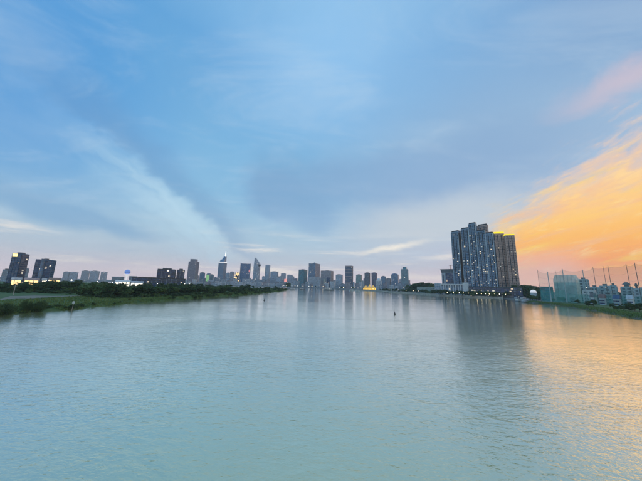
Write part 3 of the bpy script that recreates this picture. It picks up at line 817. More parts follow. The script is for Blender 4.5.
# --- east: the big apartment complex
cxX, cxY = at(486, 605)
root = empty('apartment_complex', (cxX, cxY, BASEZ)); tag(root, 'huge staggered apartment complex, blue glass blocks and tan end with yellow band', 'tower')
GBC = glass('complex_glass', (0.028, 0.095, 0.20), 0.03, fl=3.3, bay=1.7, spread=0.85, es=0.3)
GTC = glass('complex_sunset_tan_glass', (0.28, 0.21, 0.19), 0.0, fl=3.3, bay=2.4, spread=0.6)  # tan glass, lightened to paint in the warm sunset on this flank
BBAND = plain('complex_blue_bands', (0.19, 0.29, 0.41), 0.5, 0.2, 0.1)
BPIER = plain('complex_piers', (0.27, 0.37, 0.48), 0.5)
DPIER = plain('complex_dark', (0.03, 0.035, 0.045), 0.6)
TBAND = plain('complex_sunset_tan_bands', (0.54, 0.40, 0.34), 0.7)  # tan bands, albedo raised to carry sunset light in the colour
LITW = [glowmat('room_light_warm', (1.0, 0.78, 0.46, 1), 0.7), glowmat('room_light_cream', (1.0, 0.90, 0.68, 1), 0.75), glowmat('room_light_soft', (0.80, 0.85, 0.74, 1), 0.35)]
rl = random.Random(8)
WINMESH = {}
def complex_block(x0, x1, ytop, dist, phi, split, gm, bm_, pm, nlit, bay, dr=0.6, top=None, kind='tower_block'):
    X, Y, rz, w, d, h = place(x0, x1, ytop, dist, phi, split, dr)
    b = empty(kind, (X - cxX, Y - cxY, 0), rz, root)
    block(b, w, d, h, gm, bm_, pm, fl=3.3, bay=bay, band=0.26, proud=0.2, pier=0.45, parapet=1.4)
    m = MB()
    for sx in (-1, 1): m.box(min(sx * (w / 2 - 0.5), sx * (w / 2 + 0.45)), max(sx * (w / 2 - 0.5), sx * (w / 2 + 0.45)), -d / 2 - 0.5, -d / 2 + 0.9, 2, h + 1.3)
    m.build('corner_fins', plain('corner_fin_pale', (0.46, 0.56, 0.63), 0.5) if bm_ is BBAND else TBAND, b)
    # raised dark strips, painting in the shade of recessed shafts
    m = MB(); nx = max(1, int(round(w / bay)))
    for i in range(1, nx, 2):
        x = -w / 2 + w * (i + 0.5) / nx
        m.box(x - bay * 0.16, x + bay * 0.16, -d / 2 - 0.36, -d / 2 - 0.02, 6, h - 2)
    if nx > 2: m.build('shaft_shade', DPIER, b)
    # balconies
    m = MB()
    nf = int(round(h / 3.3))
    for i in range(2, nf):
        for k in range(0, nx, 2):
            x = -w / 2 + w * (k + 0.5) / nx
            z = h * i / nf
            m.box(x - bay * 0.36, x + bay * 0.36, -d / 2 - 1.1, -d / 2 - 0.21, z - 0.2, z + 0.75)
    m.build('balcony_rails', bm_, b, kind='stuff')
    # lit rooms
    for _ in range(int(nlit * 0.62)):
        fi = int(rl.triangular(1, nf - 1, nf * 0.38))
        k = rl.randrange(nx)
        bx = -w / 2 + w * (k + 0.5) / nx
        ww, hh = rl.choice(((1.0, 1.2), (1.6, 1.7), (0.8, 1.4), (2.6, 1.6), (1.3, 1.0)))
        key = (ww, hh, rl.randrange(3))
        if key not in WINMESH:
            q = MB(); q.box(-ww / 2, ww / 2, -0.04, 0.04, -hh / 2, hh / 2); WINMESH[key] = q.mesh('window', LITW[key[2]])
        o = bpy.data.objects.new('window', WINMESH[key])
        if d > 18 and rl.random() < 0.25 and phi > 0:
            o.location = (w / 2 + 0.42, rl.uniform(-d / 2 + 2, d / 2 - 2), h * (fi + 0.55) / nf); o.rotation_euler.z = math.pi / 2
        else:
            o.location = (bx, -d / 2 - 0.42, h * (fi + 0.58) / nf)
        link(o, b)
    # roof screen
    m = MB(); m.box(-w / 2 + 0.8, w / 2 - 0.8, -d / 2 + 1.0, d / 2 - 1.0, h + 1.42, h + 4.2); m.build('roof_screen', DPIER, b)
    return b, w, d, h
b, w, d, h = complex_block(454.6, 466.4, 233.0, 620, 28, 0.62, GBC, BBAND, BPIER, 16, 3.4)
m = MB(); m.box(w / 2 + 0.36, w / 2 + 0.6, -d / 2 + 0.3, d / 2 - 0.3, 1, h - 1.5); m.build('gap_shade_sheet', DPIER, b)  # dark sheet paints in the shade of the gap between blocks
complex_block(465.0, 474.0, 229.6, 612, 20, 0.85, GBC, BBAND, BPIER, 22, 3.4)
complex_block(473.2, 482.0, 224.6, 605, 20, 0.85, GBC, BBAND, BPIER, 22, 3.4)
complex_block(481.0, 491.5, 232.0, 597, 16, 0.85, GBC, BBAND, BPIER, 34, 3.3)
complex_block(482.5, 493.8, 226.2, 618, 14, 0.9, GTC, TBAND, BPIER, 4, 3.3)
complex_block(490.5, 499.2, 234.2, 592, 18, 0.85, GBC, BBAND, BPIER, 26, 3.2)
b, w, d, h = complex_block(498.8, 509.3, 234.4, 597, -18, 0.12, GTC, TBAND, TBAND, 12, 2.8)
YB = glowmat('yellow_band_light', (1.0, 0.82, 0.02, 1), 0.75, (0.7, 0.55, 0.02, 1))
m = MB(); m.box(-w / 2 - 0.5, w / 2 + 0.5, -d / 2 - 0.6, d / 2 + 0.5, h + 1.42, h + 4.6); m.build('yellow_band', YB, b)
b, w, d, h = complex_block(509.6, 520.2, 236.2, 592, -18, 0.12, GTC, TBAND, TBAND, 12, 2.8)
m = MB(); m.box(-w / 2 - 0.5, w / 2 + 0.5, -d / 2 - 0.6, d / 2 + 0.5, h + 1.42, h + 3.8); m.build('yellow_band', YB, b)
# podium
X, Y, rz, w, d, h = place(468, 521, 287.5, 572, 2, None, 0.25)
pb = empty('podium', (X - cxX, Y - cxY, 0), rz, root)
block(pb, w, d, h, GBD, plain('podium_bands', (0.09, 0.10, 0.11), 0.7), DPIER, fl=4.5, bay=6, band=0.25)
for i in range(26):
    xx = -w / 2 + 2 + rl.random() * (w - 4)
    o = bpy.data.objects.new('window', WINMESH[rl.choice(list(WINMESH))]); o.location = (xx, -d / 2 - 0.5, rl.choice((2.4, 6.6, 11.0)) if h > 12 else 2.4); link(o, pb)


# ------------------------------------------------------------------ vegetation
def leaf_mat(name, a, b_, c_):
    m = bpy.data.materials.new(name); m.use_nodes = True
    T = NT(m.node_tree); b = T.n['Principled BSDF']
    geo = T.new('ShaderNodeNewGeometry')
    oi = T.new('ShaderNodeObjectInfo').outputs['Random']
    n = T.noise(geo.outputs['Position'], 0.45, 3, 0.6)
    col = T.mix(T.smooth(n, 0.35, 0.65), a, b_)
    col = T.mix(T.m('MULTIPLY', geo.outputs['Random Per Island'], 0.6), col, c_)
    col = T.mix(T.m('MULTIPLY', oi, 0.35), col, tuple(v * 0.6 for v in a[:3]) + (1,))
    T.put(b.inputs['Base Color'], col)
    b.inputs['Roughness'].default_value = 0.7
    b.inputs['Specular IOR Level'].default_value = 0.25
    return m
LEAFD = leaf_mat('dark_foliage', (0.030, 0.064, 0.022, 1), (0.052, 0.10, 0.030, 1), (0.09, 0.14, 0.04, 1))
LEAFM = leaf_mat('mid_foliage', (0.055, 0.11, 0.03, 1), (0.085, 0.155, 0.04, 1), (0.14, 0.20, 0.055, 1))
LEAFY = leaf_mat('yellowish_foliage', (0.07, 0.11, 0.025, 1), (0.11, 0.15, 0.03, 1), (0.16, 0.19, 0.05, 1))
BARK = plain('bark', (0.07, 0.055, 0.04), 0.9, 0.3, 2.0)

def crown_mesh(name, seed, mat, n=1300, leaf=0.05, clumps=16, low=0.22, flat=0.5, wide=0.42):
    """unit tree crown: height 1, leaves gathered in clumps of uneven size"""
    g = np.random.default_rng(seed)
    cs = []
    while len(cs) < clumps:
        p = g.uniform(-1, 1, 3)
        if np.linalg.norm(p) < 1:
            rad = g.uniform(0.16, 0.36)
            cs.append((p[0] * wide * 0.8, p[1] * wide * 0.8, low + (1 - low) * (0.5 + 0.40 * p[2]), rad * wide))
    cs = np.array(cs)
    wgt = cs[:, 3] ** 2; wgt /= wgt.sum()
    pick = g.choice(len(cs), n, p=wgt)
    d = g.normal(size=(n, 3)); d /= np.linalg.norm(d, axis=1)[:, None]
    r = cs[pick, 3] * (g.uniform(0.35, 1.12, n) ** 0.6)
    c = cs[pick, :3] + d * r[:, None] * np.array([1.1, 1.1, 0.8])
    nrm = d * 0.7 + g.normal(size=(n, 3)) * 0.5 + np.array([0, 0, 0.35])
    nrm /= np.linalg.norm(nrm, axis=1)[:, None]
    t = np.cross(nrm, g.normal(size=(n, 3))); t /= np.linalg.norm(t, axis=1)[:, None]
    b = np.cross(nrm, t)
    s1 = leaf * g.uniform(0.5, 1.25, n)[:, None]; s2 = leaf * g.uniform(0.3, 0.8, n)[:, None]
    v = np.stack([c - t * s1, c - b * s2 + t * s1 * 0.2, c + t * s1, c + b * s2 - t * s1 * 0.2], 1).reshape(-1, 3)
    v[:, 2] = np.maximum(v[:, 2], 0.01)
    me = bpy.data.meshes.new(name)
    me.from_pydata(v.tolist(), [], np.arange(n * 4).reshape(-1, 4).tolist())
    me.materials.append(mat); me.update()
    return me, cs
def trunk_mesh(seed, cs, low):
    r = random.Random(seed)
    m = MB()
    pts = [(0, 0, -0.03), (r.uniform(-.02, .02), r.uniform(-.02, .02), low * 0.7), (r.uniform(-.04, .04), r.uniform(-.04, .04), low + 0.25)]
    for i in range(2): m.tube(pts[i], pts[i + 1], 0.026 - 0.007 * i, 0.019 - 0.007 * i, 7)
    for k in range(5):
        c = cs[r.randrange(len(cs))]
        m.tube(pts[1] if k % 2 else pts[2], (c[0], c[1], c[2]), 0.011, 0.004, 5)
    return m.mesh('trunk', BARK)
TREES = []
for sd in range(7):
    low = [0.12, 0.08, 0.16, 0.08, 0.1, 0.14, 0.06][sd]; wide = [0.45, 0.52, 0.38, 0.5, 0.42, 0.48, 0.55][sd]
    mat = [LEAFD, LEAFD, LEAFD, LEAFM, LEAFD, LEAFM, LEAFD][sd]
    me, cs = crown_mesh('crown', 100 + sd, mat, 1500, 0.055, 15 + sd, low, wide=wide)
    TREES.append((me, trunk_mesh(sd, cs, low)))
BUSH = []
for sd in range(5):
    me, cs = crown_mesh('foliage', 200 + sd, [LEAFD, LEAFD, LEAFM, LEAFM, LEAFY][sd], 1500, 0.065, 14, 0.02, wide=0.75)
    BUSH.append((me, trunk_mesh(50 + sd, cs, 0.02)))
BIGBUSH = []
for sd in range(3):
    me, cs = crown_mesh('foliage', 300 + sd, LEAFD, 6000, 0.032, 40, 0.0, wide=0.85)
    BIGBUSH.append((me, trunk_mesh(60 + sd, cs, 0.02)))
rv = random.Random(12)
def tree(X, Y, z, h, label, group, name='tree', pool=None, wscale=None, part='crown', cat='tree', k=None):
    pool = pool or TREES
    cm, tm = pool[rv.randrange(len(pool)) if k is None else k]
    root_ = empty(name, (X, Y, z), rv.uniform(0, 6.28)); tag(root_, label, cat, group)
    ws = wscale or rv.uniform(0.9, 1.3)
    for nm, me in ((part, cm), ('trunk' if part == 'crown' else 'stem', tm)):
        o = bpy.data.objects.new(nm, me); o.scale = (h * ws, h * ws, h); link(o, root_)
    return root_

def interp(x, pts):
    for (a, b_) in zip(pts[:-1], pts[1:]):
        if a[0] <= x <= b_[0]:
            t = (x - a[0]) / (b_[0] - a[0]); return a[1] + (b_[1] - a[1]) * t
    return pts[0][1] if x < pts[0][0] else pts[-1][1]
LOWL = [(-40, 291), (0, 292.2), (60, 292.8), (78, 294.0), (90, 297), (110, 297.5), (150, 296.5), (200, 294.8), (240, 293.2), (270, 290.6), (287, 289.2)]
TOPL = [(-40, 281.5), (0, 282), (15, 281.8), (30, 281.5), (60, 279.8), (100, 281.8), (140, 284), (170, 283.6), (200, 284.2), (240, 284.8), (270, 286.3), (287, 287.2)]
nt = 0
for row, (f0, f1) in enumerate(((0.95, 1.0), (0.62, 0.8), (0.36, 0.5), (0.16, 0.28))):
    x = -36.0
    while x < 288:
        yb = hor(x) + (interp(x, LOWL) - hor(x)) * rv.uniform(f0, f1)
        X, Y = G(x, yb, 1.5)
        top = interp(x, TOPL) + rv.uniform(-1.3, 2.0) + (1.5 if row == 0 else 0.0)
        hh = zat(X, Y, top) - 1.5
        hh = min(14.5, max(3.0, hh))
        if Y < 700 and not (row > 1 and Y > 640):
            tree(X, Y, 1.45, hh, 'dark broadleaf tree in the dense grove on the peninsula', 'trees of the peninsula grove', wscale=rv.uniform(1.0, 1.5)); nt += 1
        x += rv.uniform(3.2, 6.0) * (1.0 if x < 120 else 0.72)
x = -36.0
while x < 287:
    yb = hor(x) + (interp(x, LOWL) - hor(x)) * rv.uniform(0.9, 1.06)
    X, Y = G(x, yb, 1.5)
    if Y < 690:
        tree(X, Y, 1.4, rv.uniform(1.8, 4.2), 'low dark shrub filling the edge of the peninsula grove', 'understory shrubs of the grove', 'shrub', BUSH[:3], rv.uniform(1.0, 1.7), 'foliage', 'shrub')
    if rv.random() < 0.7:
        X, Y = G(x, hor(x) + (interp(x, LOWL) - hor(x)) * rv.uniform(0.72, 0.88), 1.5)
        if Y < 660:
            tree(X, Y, 1.4, rv.uniform(2.5, 5.0), 'low dark shrub filling the edge of the peninsula grove', 'understory shrubs of the grove', 'shrub', BUSH[:3], rv.uniform(1.0, 1.7), 'foliage', 'shrub')
    x += rv.uniform(1.8, 3.8)
# shrubs along the western water edge
for i, (sx, sy) in enumerate(lsh):
    if sy < 60 or sy > 690 or sx < -135: continue
    for k in range(2):
        off = rv.uniform(0.5, 9) if k else rv.uniform(0.0, 3)
        px_, _py = proj((sx, sy, 0))
        if rv.random() < 0.55:
            far = sy > 220
            tree(sx - off, sy + rv.uniform(-3, 3), 0.2 + min(1.3, off * 0.22), rv.uniform(1.0, 2.6) * (1.4 if far else 0.85), 'low green shrub at the grassy water edge of the peninsula', 'shrubs along the peninsula shore', 'shrub', BUSH, rv.uniform(0.9, 1.6), 'foliage', 'shrub')
# two big dark bushes hanging over the water
for (xl, yl, yt, lab, ws) in [(26.5, 311.3, 299.6, 'large dark bush leaning over the water between yellowish grass and marker pole', 0.62), (38.5, 310.8, 299.8, 'large dark bush with its round side towards the marker pole', 0.62), (3, 313.8, 302, 'large dark bush over the water on the far side of the yellowish grass', 0.8),
                              (-9, 315.5, 303, 'large dark bush at the bank end past the yellowish grass', 0.8)]:
    X, Y = G(xl, yl, 0.3)
    tree(X + 1.0, Y - 0.8, -0.2, zat(X, Y, yt) + 0.2, lab, 'large bushes over the water', 'bush', BIGBUSH, ws, 'foliage', 'bush')
X, Y = G(17, 309, 1.0); tree(X, Y, 0.6, 1.7, 'yellow green shrub standing between the large dark bushes', None, 'shrub', BUSH, 1.7, 'foliage', 'shrub', 4)
for (xl, yl, yt, lab) in [(52, 309.5, 304.6, 'flat dark bush beside the marker pole in the shallows'), (62, 308.8, 303.6, 'dark bush just before the marker pole in the shallows'), (84, 307.3, 303.4, 'dark bush just past the marker pole in the shallows')]:
    X, Y = G(xl, yl, 0.3); tree(X - 2, Y, 0.1, zat(X, Y, yt), lab, None, 'bush', BIGBUSH, 1.0, 'foliage', 'bush')

# grass tufts on the peninsula edge and the eastern lawn
def grass_mat():
    m = bpy.data.materials.new('grass_blades'); m.use_nodes = True
    T = NT(m.node_tree); b = T.n['Principled BSDF']
    geo = T.new('ShaderNodeNewGeometry')
    n = T.noise(geo.outputs['Position'], 0.06, 4, 0.6)
    col = T.mix(T.smooth(n, 0.35, 0.65), (0.075, 0.17, 0.04, 1), (0.155, 0.235, 0.05, 1))
    col = T.mix(T.m('MULTIPLY', geo.outputs['Random Per Island'], 0.5), col, (0.17, 0.22, 0.06, 1))
    T.put(b.inputs['Base Color'], col); b.inputs['Roughness'].default_value = 0.8
    return m
GM = grass_mat()
def grass(name, label, pts, hmin, hmax, seed):
    g = np.random.default_rng(seed)
    n = len(pts); p = np.array(pts)
    ang = g.uniform(0, math.pi, n); wd = g.uniform(0.12, 0.4, n); hh = g.uniform(hmin, hmax, n)
    lean = g.normal(size=(n, 2)) * 0.25
    dx_, dy_ = np.cos(ang) * wd, np.sin(ang) * wd
    a = np.stack([p[:, 0] - dx_, p[:, 1] - dy_, p[:, 2] - 0.1], 1); b = np.stack([p[:, 0] + dx_, p[:, 1] + dy_, p[:, 2] - 0.1], 1)
    c = np.stack([p[:, 0] + lean[:, 0], p[:, 1] + lean[:, 1], p[:, 2] + hh], 1)
    v = np.stack([a, b, c], 1).reshape(-1, 3)
    me = bpy.data.meshes.new(name); me.from_pydata(v.tolist(), [], np.arange(n * 3).reshape(-1, 3).tolist()); me.materials.append(GM); me.update()
    return tag(link(bpy.data.objects.new(name, me)), label, None, None, 'stuff')
pts = []
for i, (sx, sy) in enumerate(lsh):
    if sy < 50 or sy > 690 or sx < -140: continue
    for k in range(520 if sy > 200 else 1300):
        off = rv.uniform(0.6, 34 if sy > 200 else 85) if rv.random() < 0.75 else rv.uniform(0.6, 8)
        X_, Y_ = sx - off, sy + rv.uniform(-6, 6)
        px_, py_ = proj((X_, Y_, 1.5))
        if px_ < 84 and 295.2 < py_ < interp(px_, [(-60, 306), (0, 300.5), (30, 298.5), (62, 297), (86, 295.6)]): continue
        pts.append((X_, Y_, min(1.5, 0.05 + off * 0.25)))
grass('grass', 'rough grass along the peninsula shore', pts, 0.25, 0.8, 1)
pts = []
for i, (sx, sy) in enumerate(rsh):
    if sy < 80 or sy > 330: continue
    for k in range(420):
        off = rv.uniform(0.5, 26) if rv.random() < 0.6 else rv.uniform(0.5, 7)
        pts.append((sx + off * 0.88, sy + off * 0.45 + rv.uniform(-5, 5), min(1.85, 0.1 + off * 0.36)))
grass('grass', 'grass on the driving range bank', pts, 0.2, 0.7, 2)

def qr(x):
    return interp(x, [(350, 888), (370, 817), (400, 678), (440, 545), (470, 528), (503, 547), (520, 560)])
# --- trees of the east bank
for (x, yb, yt, ws) in [(553, 301.2, 297.2, 1.3), (559, 301.5, 296.2, 1.1), (565, 302.0, 296.8, 1.2), (577.5, 303.6, 299.2, 1.1), (589, 306.8, 300.2, 1.0), (594, 307.2, 299.0, 1.0), (613, 309.2, 302.6, 0.9), (617, 309.6, 303.2, 1.0), (624, 310.2, 303.0, 1.0), (629.5, 310.8, 302.4, 1.0), (635, 311.2, 302.6, 1.0), (640, 311.6, 302.0, 1.0), (648, 312.5, 302, 1.0)]:
    X, Y = G(x, yb, 1.9)
    tree(X, Y, 1.85, zat(X, Y, yt) - 1.85, 'small dark tree on the grass bank before the golf nets', 'trees on the driving range bank', wscale=ws)
for (x, dp, yt) in [(617, 330, 293.0), (620.5, 330, 291.5), (601, 340, 290.6), (585, 330, 288.0)]:
    X, Y = at(x, dp / 0.66); tree(X, Y, 1.8, zat(X, Y, yt) - 1.8, 'tall dark tree between the pale houses behind the golf nets', 'trees among the pale houses')
# --- trees of the far east waterfront
def quay_tree(x, dist, yt, label, group):
    X, Y = at(x, dist); tree(X, Y, 1.8, max(3.0, zat(X, Y, yt) - 1.8), label, group, wscale=rv.uniform(1.0, 1.6))
x = 411.0
while x < 443:
    yt = interp(x, [(411, 283.0), (420, 281.6), (430, 282.2), (443, 283.2)]) + rv.uniform(-0.4, 1.2)
    quay_tree(x, rv.uniform(690, 760), yt, 'tall tree in the dark stand beside the unfinished crown tower', 'dark stand of trees behind the waterfront'); x += rv.uniform(1.6, 2.8)
x = 517.0
while x < 542:
    yt = interp(x, [(517, 284.4), (527, 284.2), (533, 286.0), (542, 286.5)]) + rv.uniform(-0.3, 1.0)
    quay_tree(x, rv.uniform(560, 640), yt, 'tree in the dark stand between the apartment complex and golf nets', 'dark stand of trees near the landing'); x += rv.uniform(1.4, 2.4)
x = 380.0
while x < 446:
    yt = hor(x) + rv.uniform(0.8, 2.6)
    sd = qr(x) + rv.uniform(8, 22)
    quay_tree(x, sd, yt, 'low bushy tree lining the quay promenade', 'trees along the quay promenade'); x += rv.uniform(1.3, 3.4)
x = 446.0
while x < 519:
    quay_tree(x, qr(x) + rv.uniform(9, 22), hor(x) + rv.uniform(0.6, 2.6), 'small planted tree at the foot of the apartment complex', 'small trees before the apartment complex'); x += rv.uniform(1.6, 4.0)
for x, dist, yt in [(288.2, 1040, 282.6), (290.0, 1060, 284.0), (316, 1100, 285.6), (342, 1090, 286.2), (353, 1080, 286.0)]:
    quay_tree(x, dist, yt, 'dark round tree on the far quay before the towers', 'round trees on the far quay')

# ------------------------------------------------------------------ quay, lamps, landing
def polyline_wall(name, label, pts, z0, z1, th, mat):
    m = MB()
    for (a, b_) in zip(pts[:-1], pts[1:]):
        d = Vector((b_[0] - a[0], b_[1] - a[1])).normalized(); nn = Vector((-d.y, d.x)) * th / 2
        m.prism([(a[0] - nn.x, a[1] - nn.y), (b_[0] - nn.x, b_[1] - nn.y), (b_[0] + nn.x, b_[1] + nn.y), (a[0] + nn.x, a[1] + nn.y)], z0, z1)
    return tag(m.build(name, mat), label, 'wall')
QP = [G(*p) for p in [(503, 298.5), (470, 297.3), (440, 295.8), (400, 293), (370, 291), (350, 290)]]
polyline_wall('quay_wall', 'pale concrete quay wall below the apartment complex', QP, -1.0, 2.9, 1.2, plain('quay_concrete', (0.42, 0.40, 0.36), 0.85))
root = empty('railing', (0, 0, 0)); tag(root, 'thin steel railing on top of the quay wall', 'railing')
qd = densify(QP, 12.0)
m = MB()
for q in qd: m.box(q[0] - 0.06, q[0] + 0.06, q[1] - 0.06, q[1] + 0.06, 2.9, 4.0)
m.build('posts', STEEL, root, kind='stuff')
m = MB()
for a, b_ in zip(qd[:-1], qd[1:]):
    for z in (3.45, 4.0): m.tube((a[0], a[1], z), (b_[0], b_[1], z), 0.05, 0.05, 4)
m.build('rails', STEEL, root, kind='stuff')
# lamp standards
LAMPPOLE = None
lm = MB(); lm.tube((0, 0, 0), (0, 0, 5.2), 0.12, 0.08, 6); lm.box(-0.25, 0.25, -0.25, 0.25, 0, 0.3); LPM = lm.mesh('pole', DARK)
lm = MB(); lm.sphere((0, 0, 5.6), 0.5, 10, 8); LGM = lm.mesh('lamp_globe', glowmat('lamp_globe_light', (1.0, 0.80, 0.45, 1), 6.0))
lm = MB(); lm.sphere((0, 0, 5.6), 0.5, 10, 8); LGW = lm.mesh('lamp_globe', glowmat('lamp_globe_white', (1.0, 0.95, 0.8, 1), 4.0))
def lamp(X, Y, z, label, group, g=LGM, s=1.0, hgt=5.2):
    r_ = empty('street_lamp', (X, Y, z)); tag(r_, label, 'street lamp', group)
    o = bpy.data.objects.new('pole', LPM); o.scale = (1, 1, hgt / 5.2); link(o, r_)
    o = bpy.data.objects.new('lamp_globe', g); o.scale = (s, s, s); o.location.z = hgt + 0.4 - 5.6 * s; link(o, r_)
for i, x in enumerate([398, 406, 413, 418.5, 426, 432.5, 440, 447, 453, 459, 463, 468, 472.5, 476.5, 481, 485, 489, 494, 499, 505, 511, 516]):
    sd = qr(x) + 4
    X, Y = at(x, sd + rv.uniform(2, 8)); lamp(X, Y, 1.8, 'lit globe lamp along the quay promenade', 'globe lamps along the quay', LGM if i % 3 else LGW, rv.uniform(0.7, 1.25))
for i, x in enumerate([284, 286.5, 292, 295, 297.5, 303, 309, 312, 317, 323, 340, 343.5, 351.5, 354, 358, 373, 384, 389]):
    X, Y = at(x, interp(x, [(284, 1130), (300, 1090), (320, 1075), (350, 905), (370, 830), (389, 740)]) + rv.uniform(5, 14)); lamp(X, Y, 1.8, 'lit lamp on the far quay below the towers', 'lamps on the far quay', LGM if i % 2 else LGW, rv.uniform(1.0, 1.7))
for i, (x, dist) in enumerate([(47, 420), (49.5, 500), (72, 350), (98, 380), (103, 430), (113, 400), (120, 500), (128, 520), (142, 470), (146, 420), (158, 520), (185, 480), (190, 520)]):
    X, Y = at(x, dist); lamp(X, Y, 1.5, 'lit lamp standing above the grove', 'lamps above the grove', LGW, 0.6 + 0.5 * (i % 3) / 2, zat(X, Y, interp(x, TOPL) - 0.2) - 1.9)

# glowing white dome at the landing
X, Y = at(533.2, 470); root = empty('lit_dome', (X, Y, 1.8)); tag(root, 'white glowing dome beside the boat landing', 'dome')
zc = zat(X, Y, 292.6) - 1.8
m = MB(); m.ell(3.9, 3.9, 0, max(1.0, zc), 20); m.build('drum', PALE, root)
m = MB(); m.sphere((0, 0, max(1.0, zc) + 0.02), 3.8, 20, 12, 4.0); m.build('dome', glowmat('dome_light', (1.0, 0.93, 0.93, 1), 0.4, (0.7, 0.7, 0.7, 1)), root, smooth=True)
for x in (529.5, 531.5, 533.5, 535.5, 537.5):
    quay_tree(x, rv.uniform(440, 452), hor(x) + rv.uniform(3.4, 4.8), 'low bush in front of the glowing dome', 'bushes before the glowing dome')
# low hall at the landing
building('landing_hall', 'low dark teal landing hall with flat roof near the white dome', 'building', 541, 553, 287.5, 470, GT, plain('dark_teal_bands', (0.03, 0.20, 0.20), 0.6), phi=6, dr=0.3, plant=0)

def boat(X, Y, rz, L, Bm, label, hullm, cabm, group=None, decks=1, name='boat'):
    r_ = empty(name, (X, Y, 0), rz); tag(r_, label, 'boat', group)
    m = MB()
    def hull(k, z):
        return [(-L / 2, -Bm / 2 * k), (L * 0.25, -Bm / 2 * k), (L * 0.42, -Bm * 0.3 * k), (L / 2 * (0.9 + 0.1 * k), 0), (L * 0.42, Bm * 0.3 * k), (L * 0.25, Bm / 2 * k), (-L / 2, Bm / 2 * k)]
    hz = Bm * 0.32
    m.prism(hull(0.72, 0), -0.4, hz, hull(1.0, 1)); m.build('hull', hullm, r_)
    z = hz + 0.02
    for k in range(decks):
        x0, x1 = -L * 0.42 + k * L * 0.06, L * 0.24 - k * L * 0.08
        m = MB(); m.box(x0, x1, -Bm * 0.40, Bm * 0.40, z, z + 2.1); m.build('cabin', cabm, r_)
        m = MB(); nn = max(3, int((x1 - x0) / 2.2))
        for i in range(nn):
            xx = x0 + (x1 - x0) * (i + 0.5) / nn
            for sy in (-1, 1): m.box(xx - 0.7, xx + 0.7, min(sy * Bm * 0.40, sy * (Bm * 0.40 + 0.05)), max(sy * Bm * 0.40, sy * (Bm * 0.40 + 0.05)), z + 0.8, z + 1.6)
        m.build('cabin_glazing', GBD, r_, kind='stuff')
        m = MB(); m.box(x0 - 0.5, x1 + 0.7, -Bm * 0.46, Bm * 0.46, z + 2.12, z + 2.34); m.build('roof', cabm, r_)
        z += 2.36
    m = MB(); m.tube((-L * 0.1, 0, z), (-L * 0.1, 0, z + 2.5), 0.08, 0.05); m.build('mast', STEEL, r_)
GREYHULL = plain('grey_hull', (0.16, 0.18, 0.21), 0.5); BLUEHULL = plain('blue_hull', (0.08, 0.14, 0.24), 0.5)
X, Y = G(329, 290.3); boat(X, Y, 0.15, 30, 8.5, 'grey river ferry with white cabin crossing before the far towers', GREYHULL, WHITE, None, 2, 'ferry')
for (x, y, L, rz, lab, hm, cm) in [(519.5, 301.6, 17, 0.5, 'white roofed boat moored outermost at the landing', GREYHULL, WHITE), (526.5, 302.4, 16, 0.35, 'grey boat moored beside the grassy corner of the bank', GREYHULL, PALE), (524, 299.6, 18, 0.45, 'pale boat in the second row at the landing', BLUEHULL, WHITE),
                                   (531, 300.4, 14, 0.4, 'small pale boat tucked in at the landing below the dome', BLUEHULL, PALE), (517, 299.2, 15, 0.6, 'low grey boat moored near the apartment complex quay', GREYHULL, PALE)]:
    X, Y = G(x, y); boat(X, Y, rz, L, 4.4, lab, hm, cm, 'boats moored at the landing')
for (x, y, L, lab) in [(352, 290.9, 16, 'small white boat moored under the slender banded tower'), (358, 291.3, 14, 'small white boat moored towards the golden pavilion'), (302, 289.6, 15, 'small dark boat moored below the teal tower'), (292.5, 290.0, 12, 'small dark boat off the tip of the grove'), (386, 293.0, 14, 'low dark barge moored beside the golden pavilion')]:
    X, Y = G(x, y); boat(X, Y, 0.2, L, 4.4, lab, GREYHULL if 'dark' in lab else PALE, WHITE, None)

# ------------------------------------------------------------------ driving range
NETL = plain('net_windscreen', (0.10, 0.40, 0.35), 0.8, 0.2, 0.1, alpha=0.5)
NETU = plain('net_fine', (0.22, 0.42, 0.38), 0.8, 0.2, 0.1, alpha=0.19)
NETP = plain('pole_paint', (0.40, 0.52, 0.52), 0.5, 0.15)
NETD = plain('pole_dark', (0.10, 0.14, 0.15), 0.5, 0.15)
root = empty('golf_net', (*at(590, 420), 1.8)); tag(root, 'tall green golf net strung between rows of steel poles', 'golf net')
ox, oy, oz = root.location
poles = []
for (x, yt, dp, th, pm) in [(540, 269.5, 330, .22, NETD), (550, 271.5, 315, .6, NETP), (558.5, 271, 340, .2, NETD), (565.5, 269, 310, .6, NETP), (586, 269.5, 300, .5, NETP), (597, 267, 285, .28, NETD), (607.5, 266, 292, .26, NETD), (612.5, 265.5, 275, .28, NETD), (631.5, 264, 262, .3, NETD), (640.5, 262.5, 250, .34, NETD), (655, 262, 235, .34, NETD)]:
    d_ = ray(x, hor(x)); X, Y = d_.x / d_.y * dp, dp
    z = zat(X, Y, yt)
    m = MB(); m.tube((X - ox, Y - oy, 0), (X - ox, Y - oy, z - oz), th, th * 0.55, 8); m.build('pole', pm, root)
    poles.append((X - ox, Y - oy, z - oz))
seq = [0, 1, 3, 4, 5, 7, 8, 9, 10]
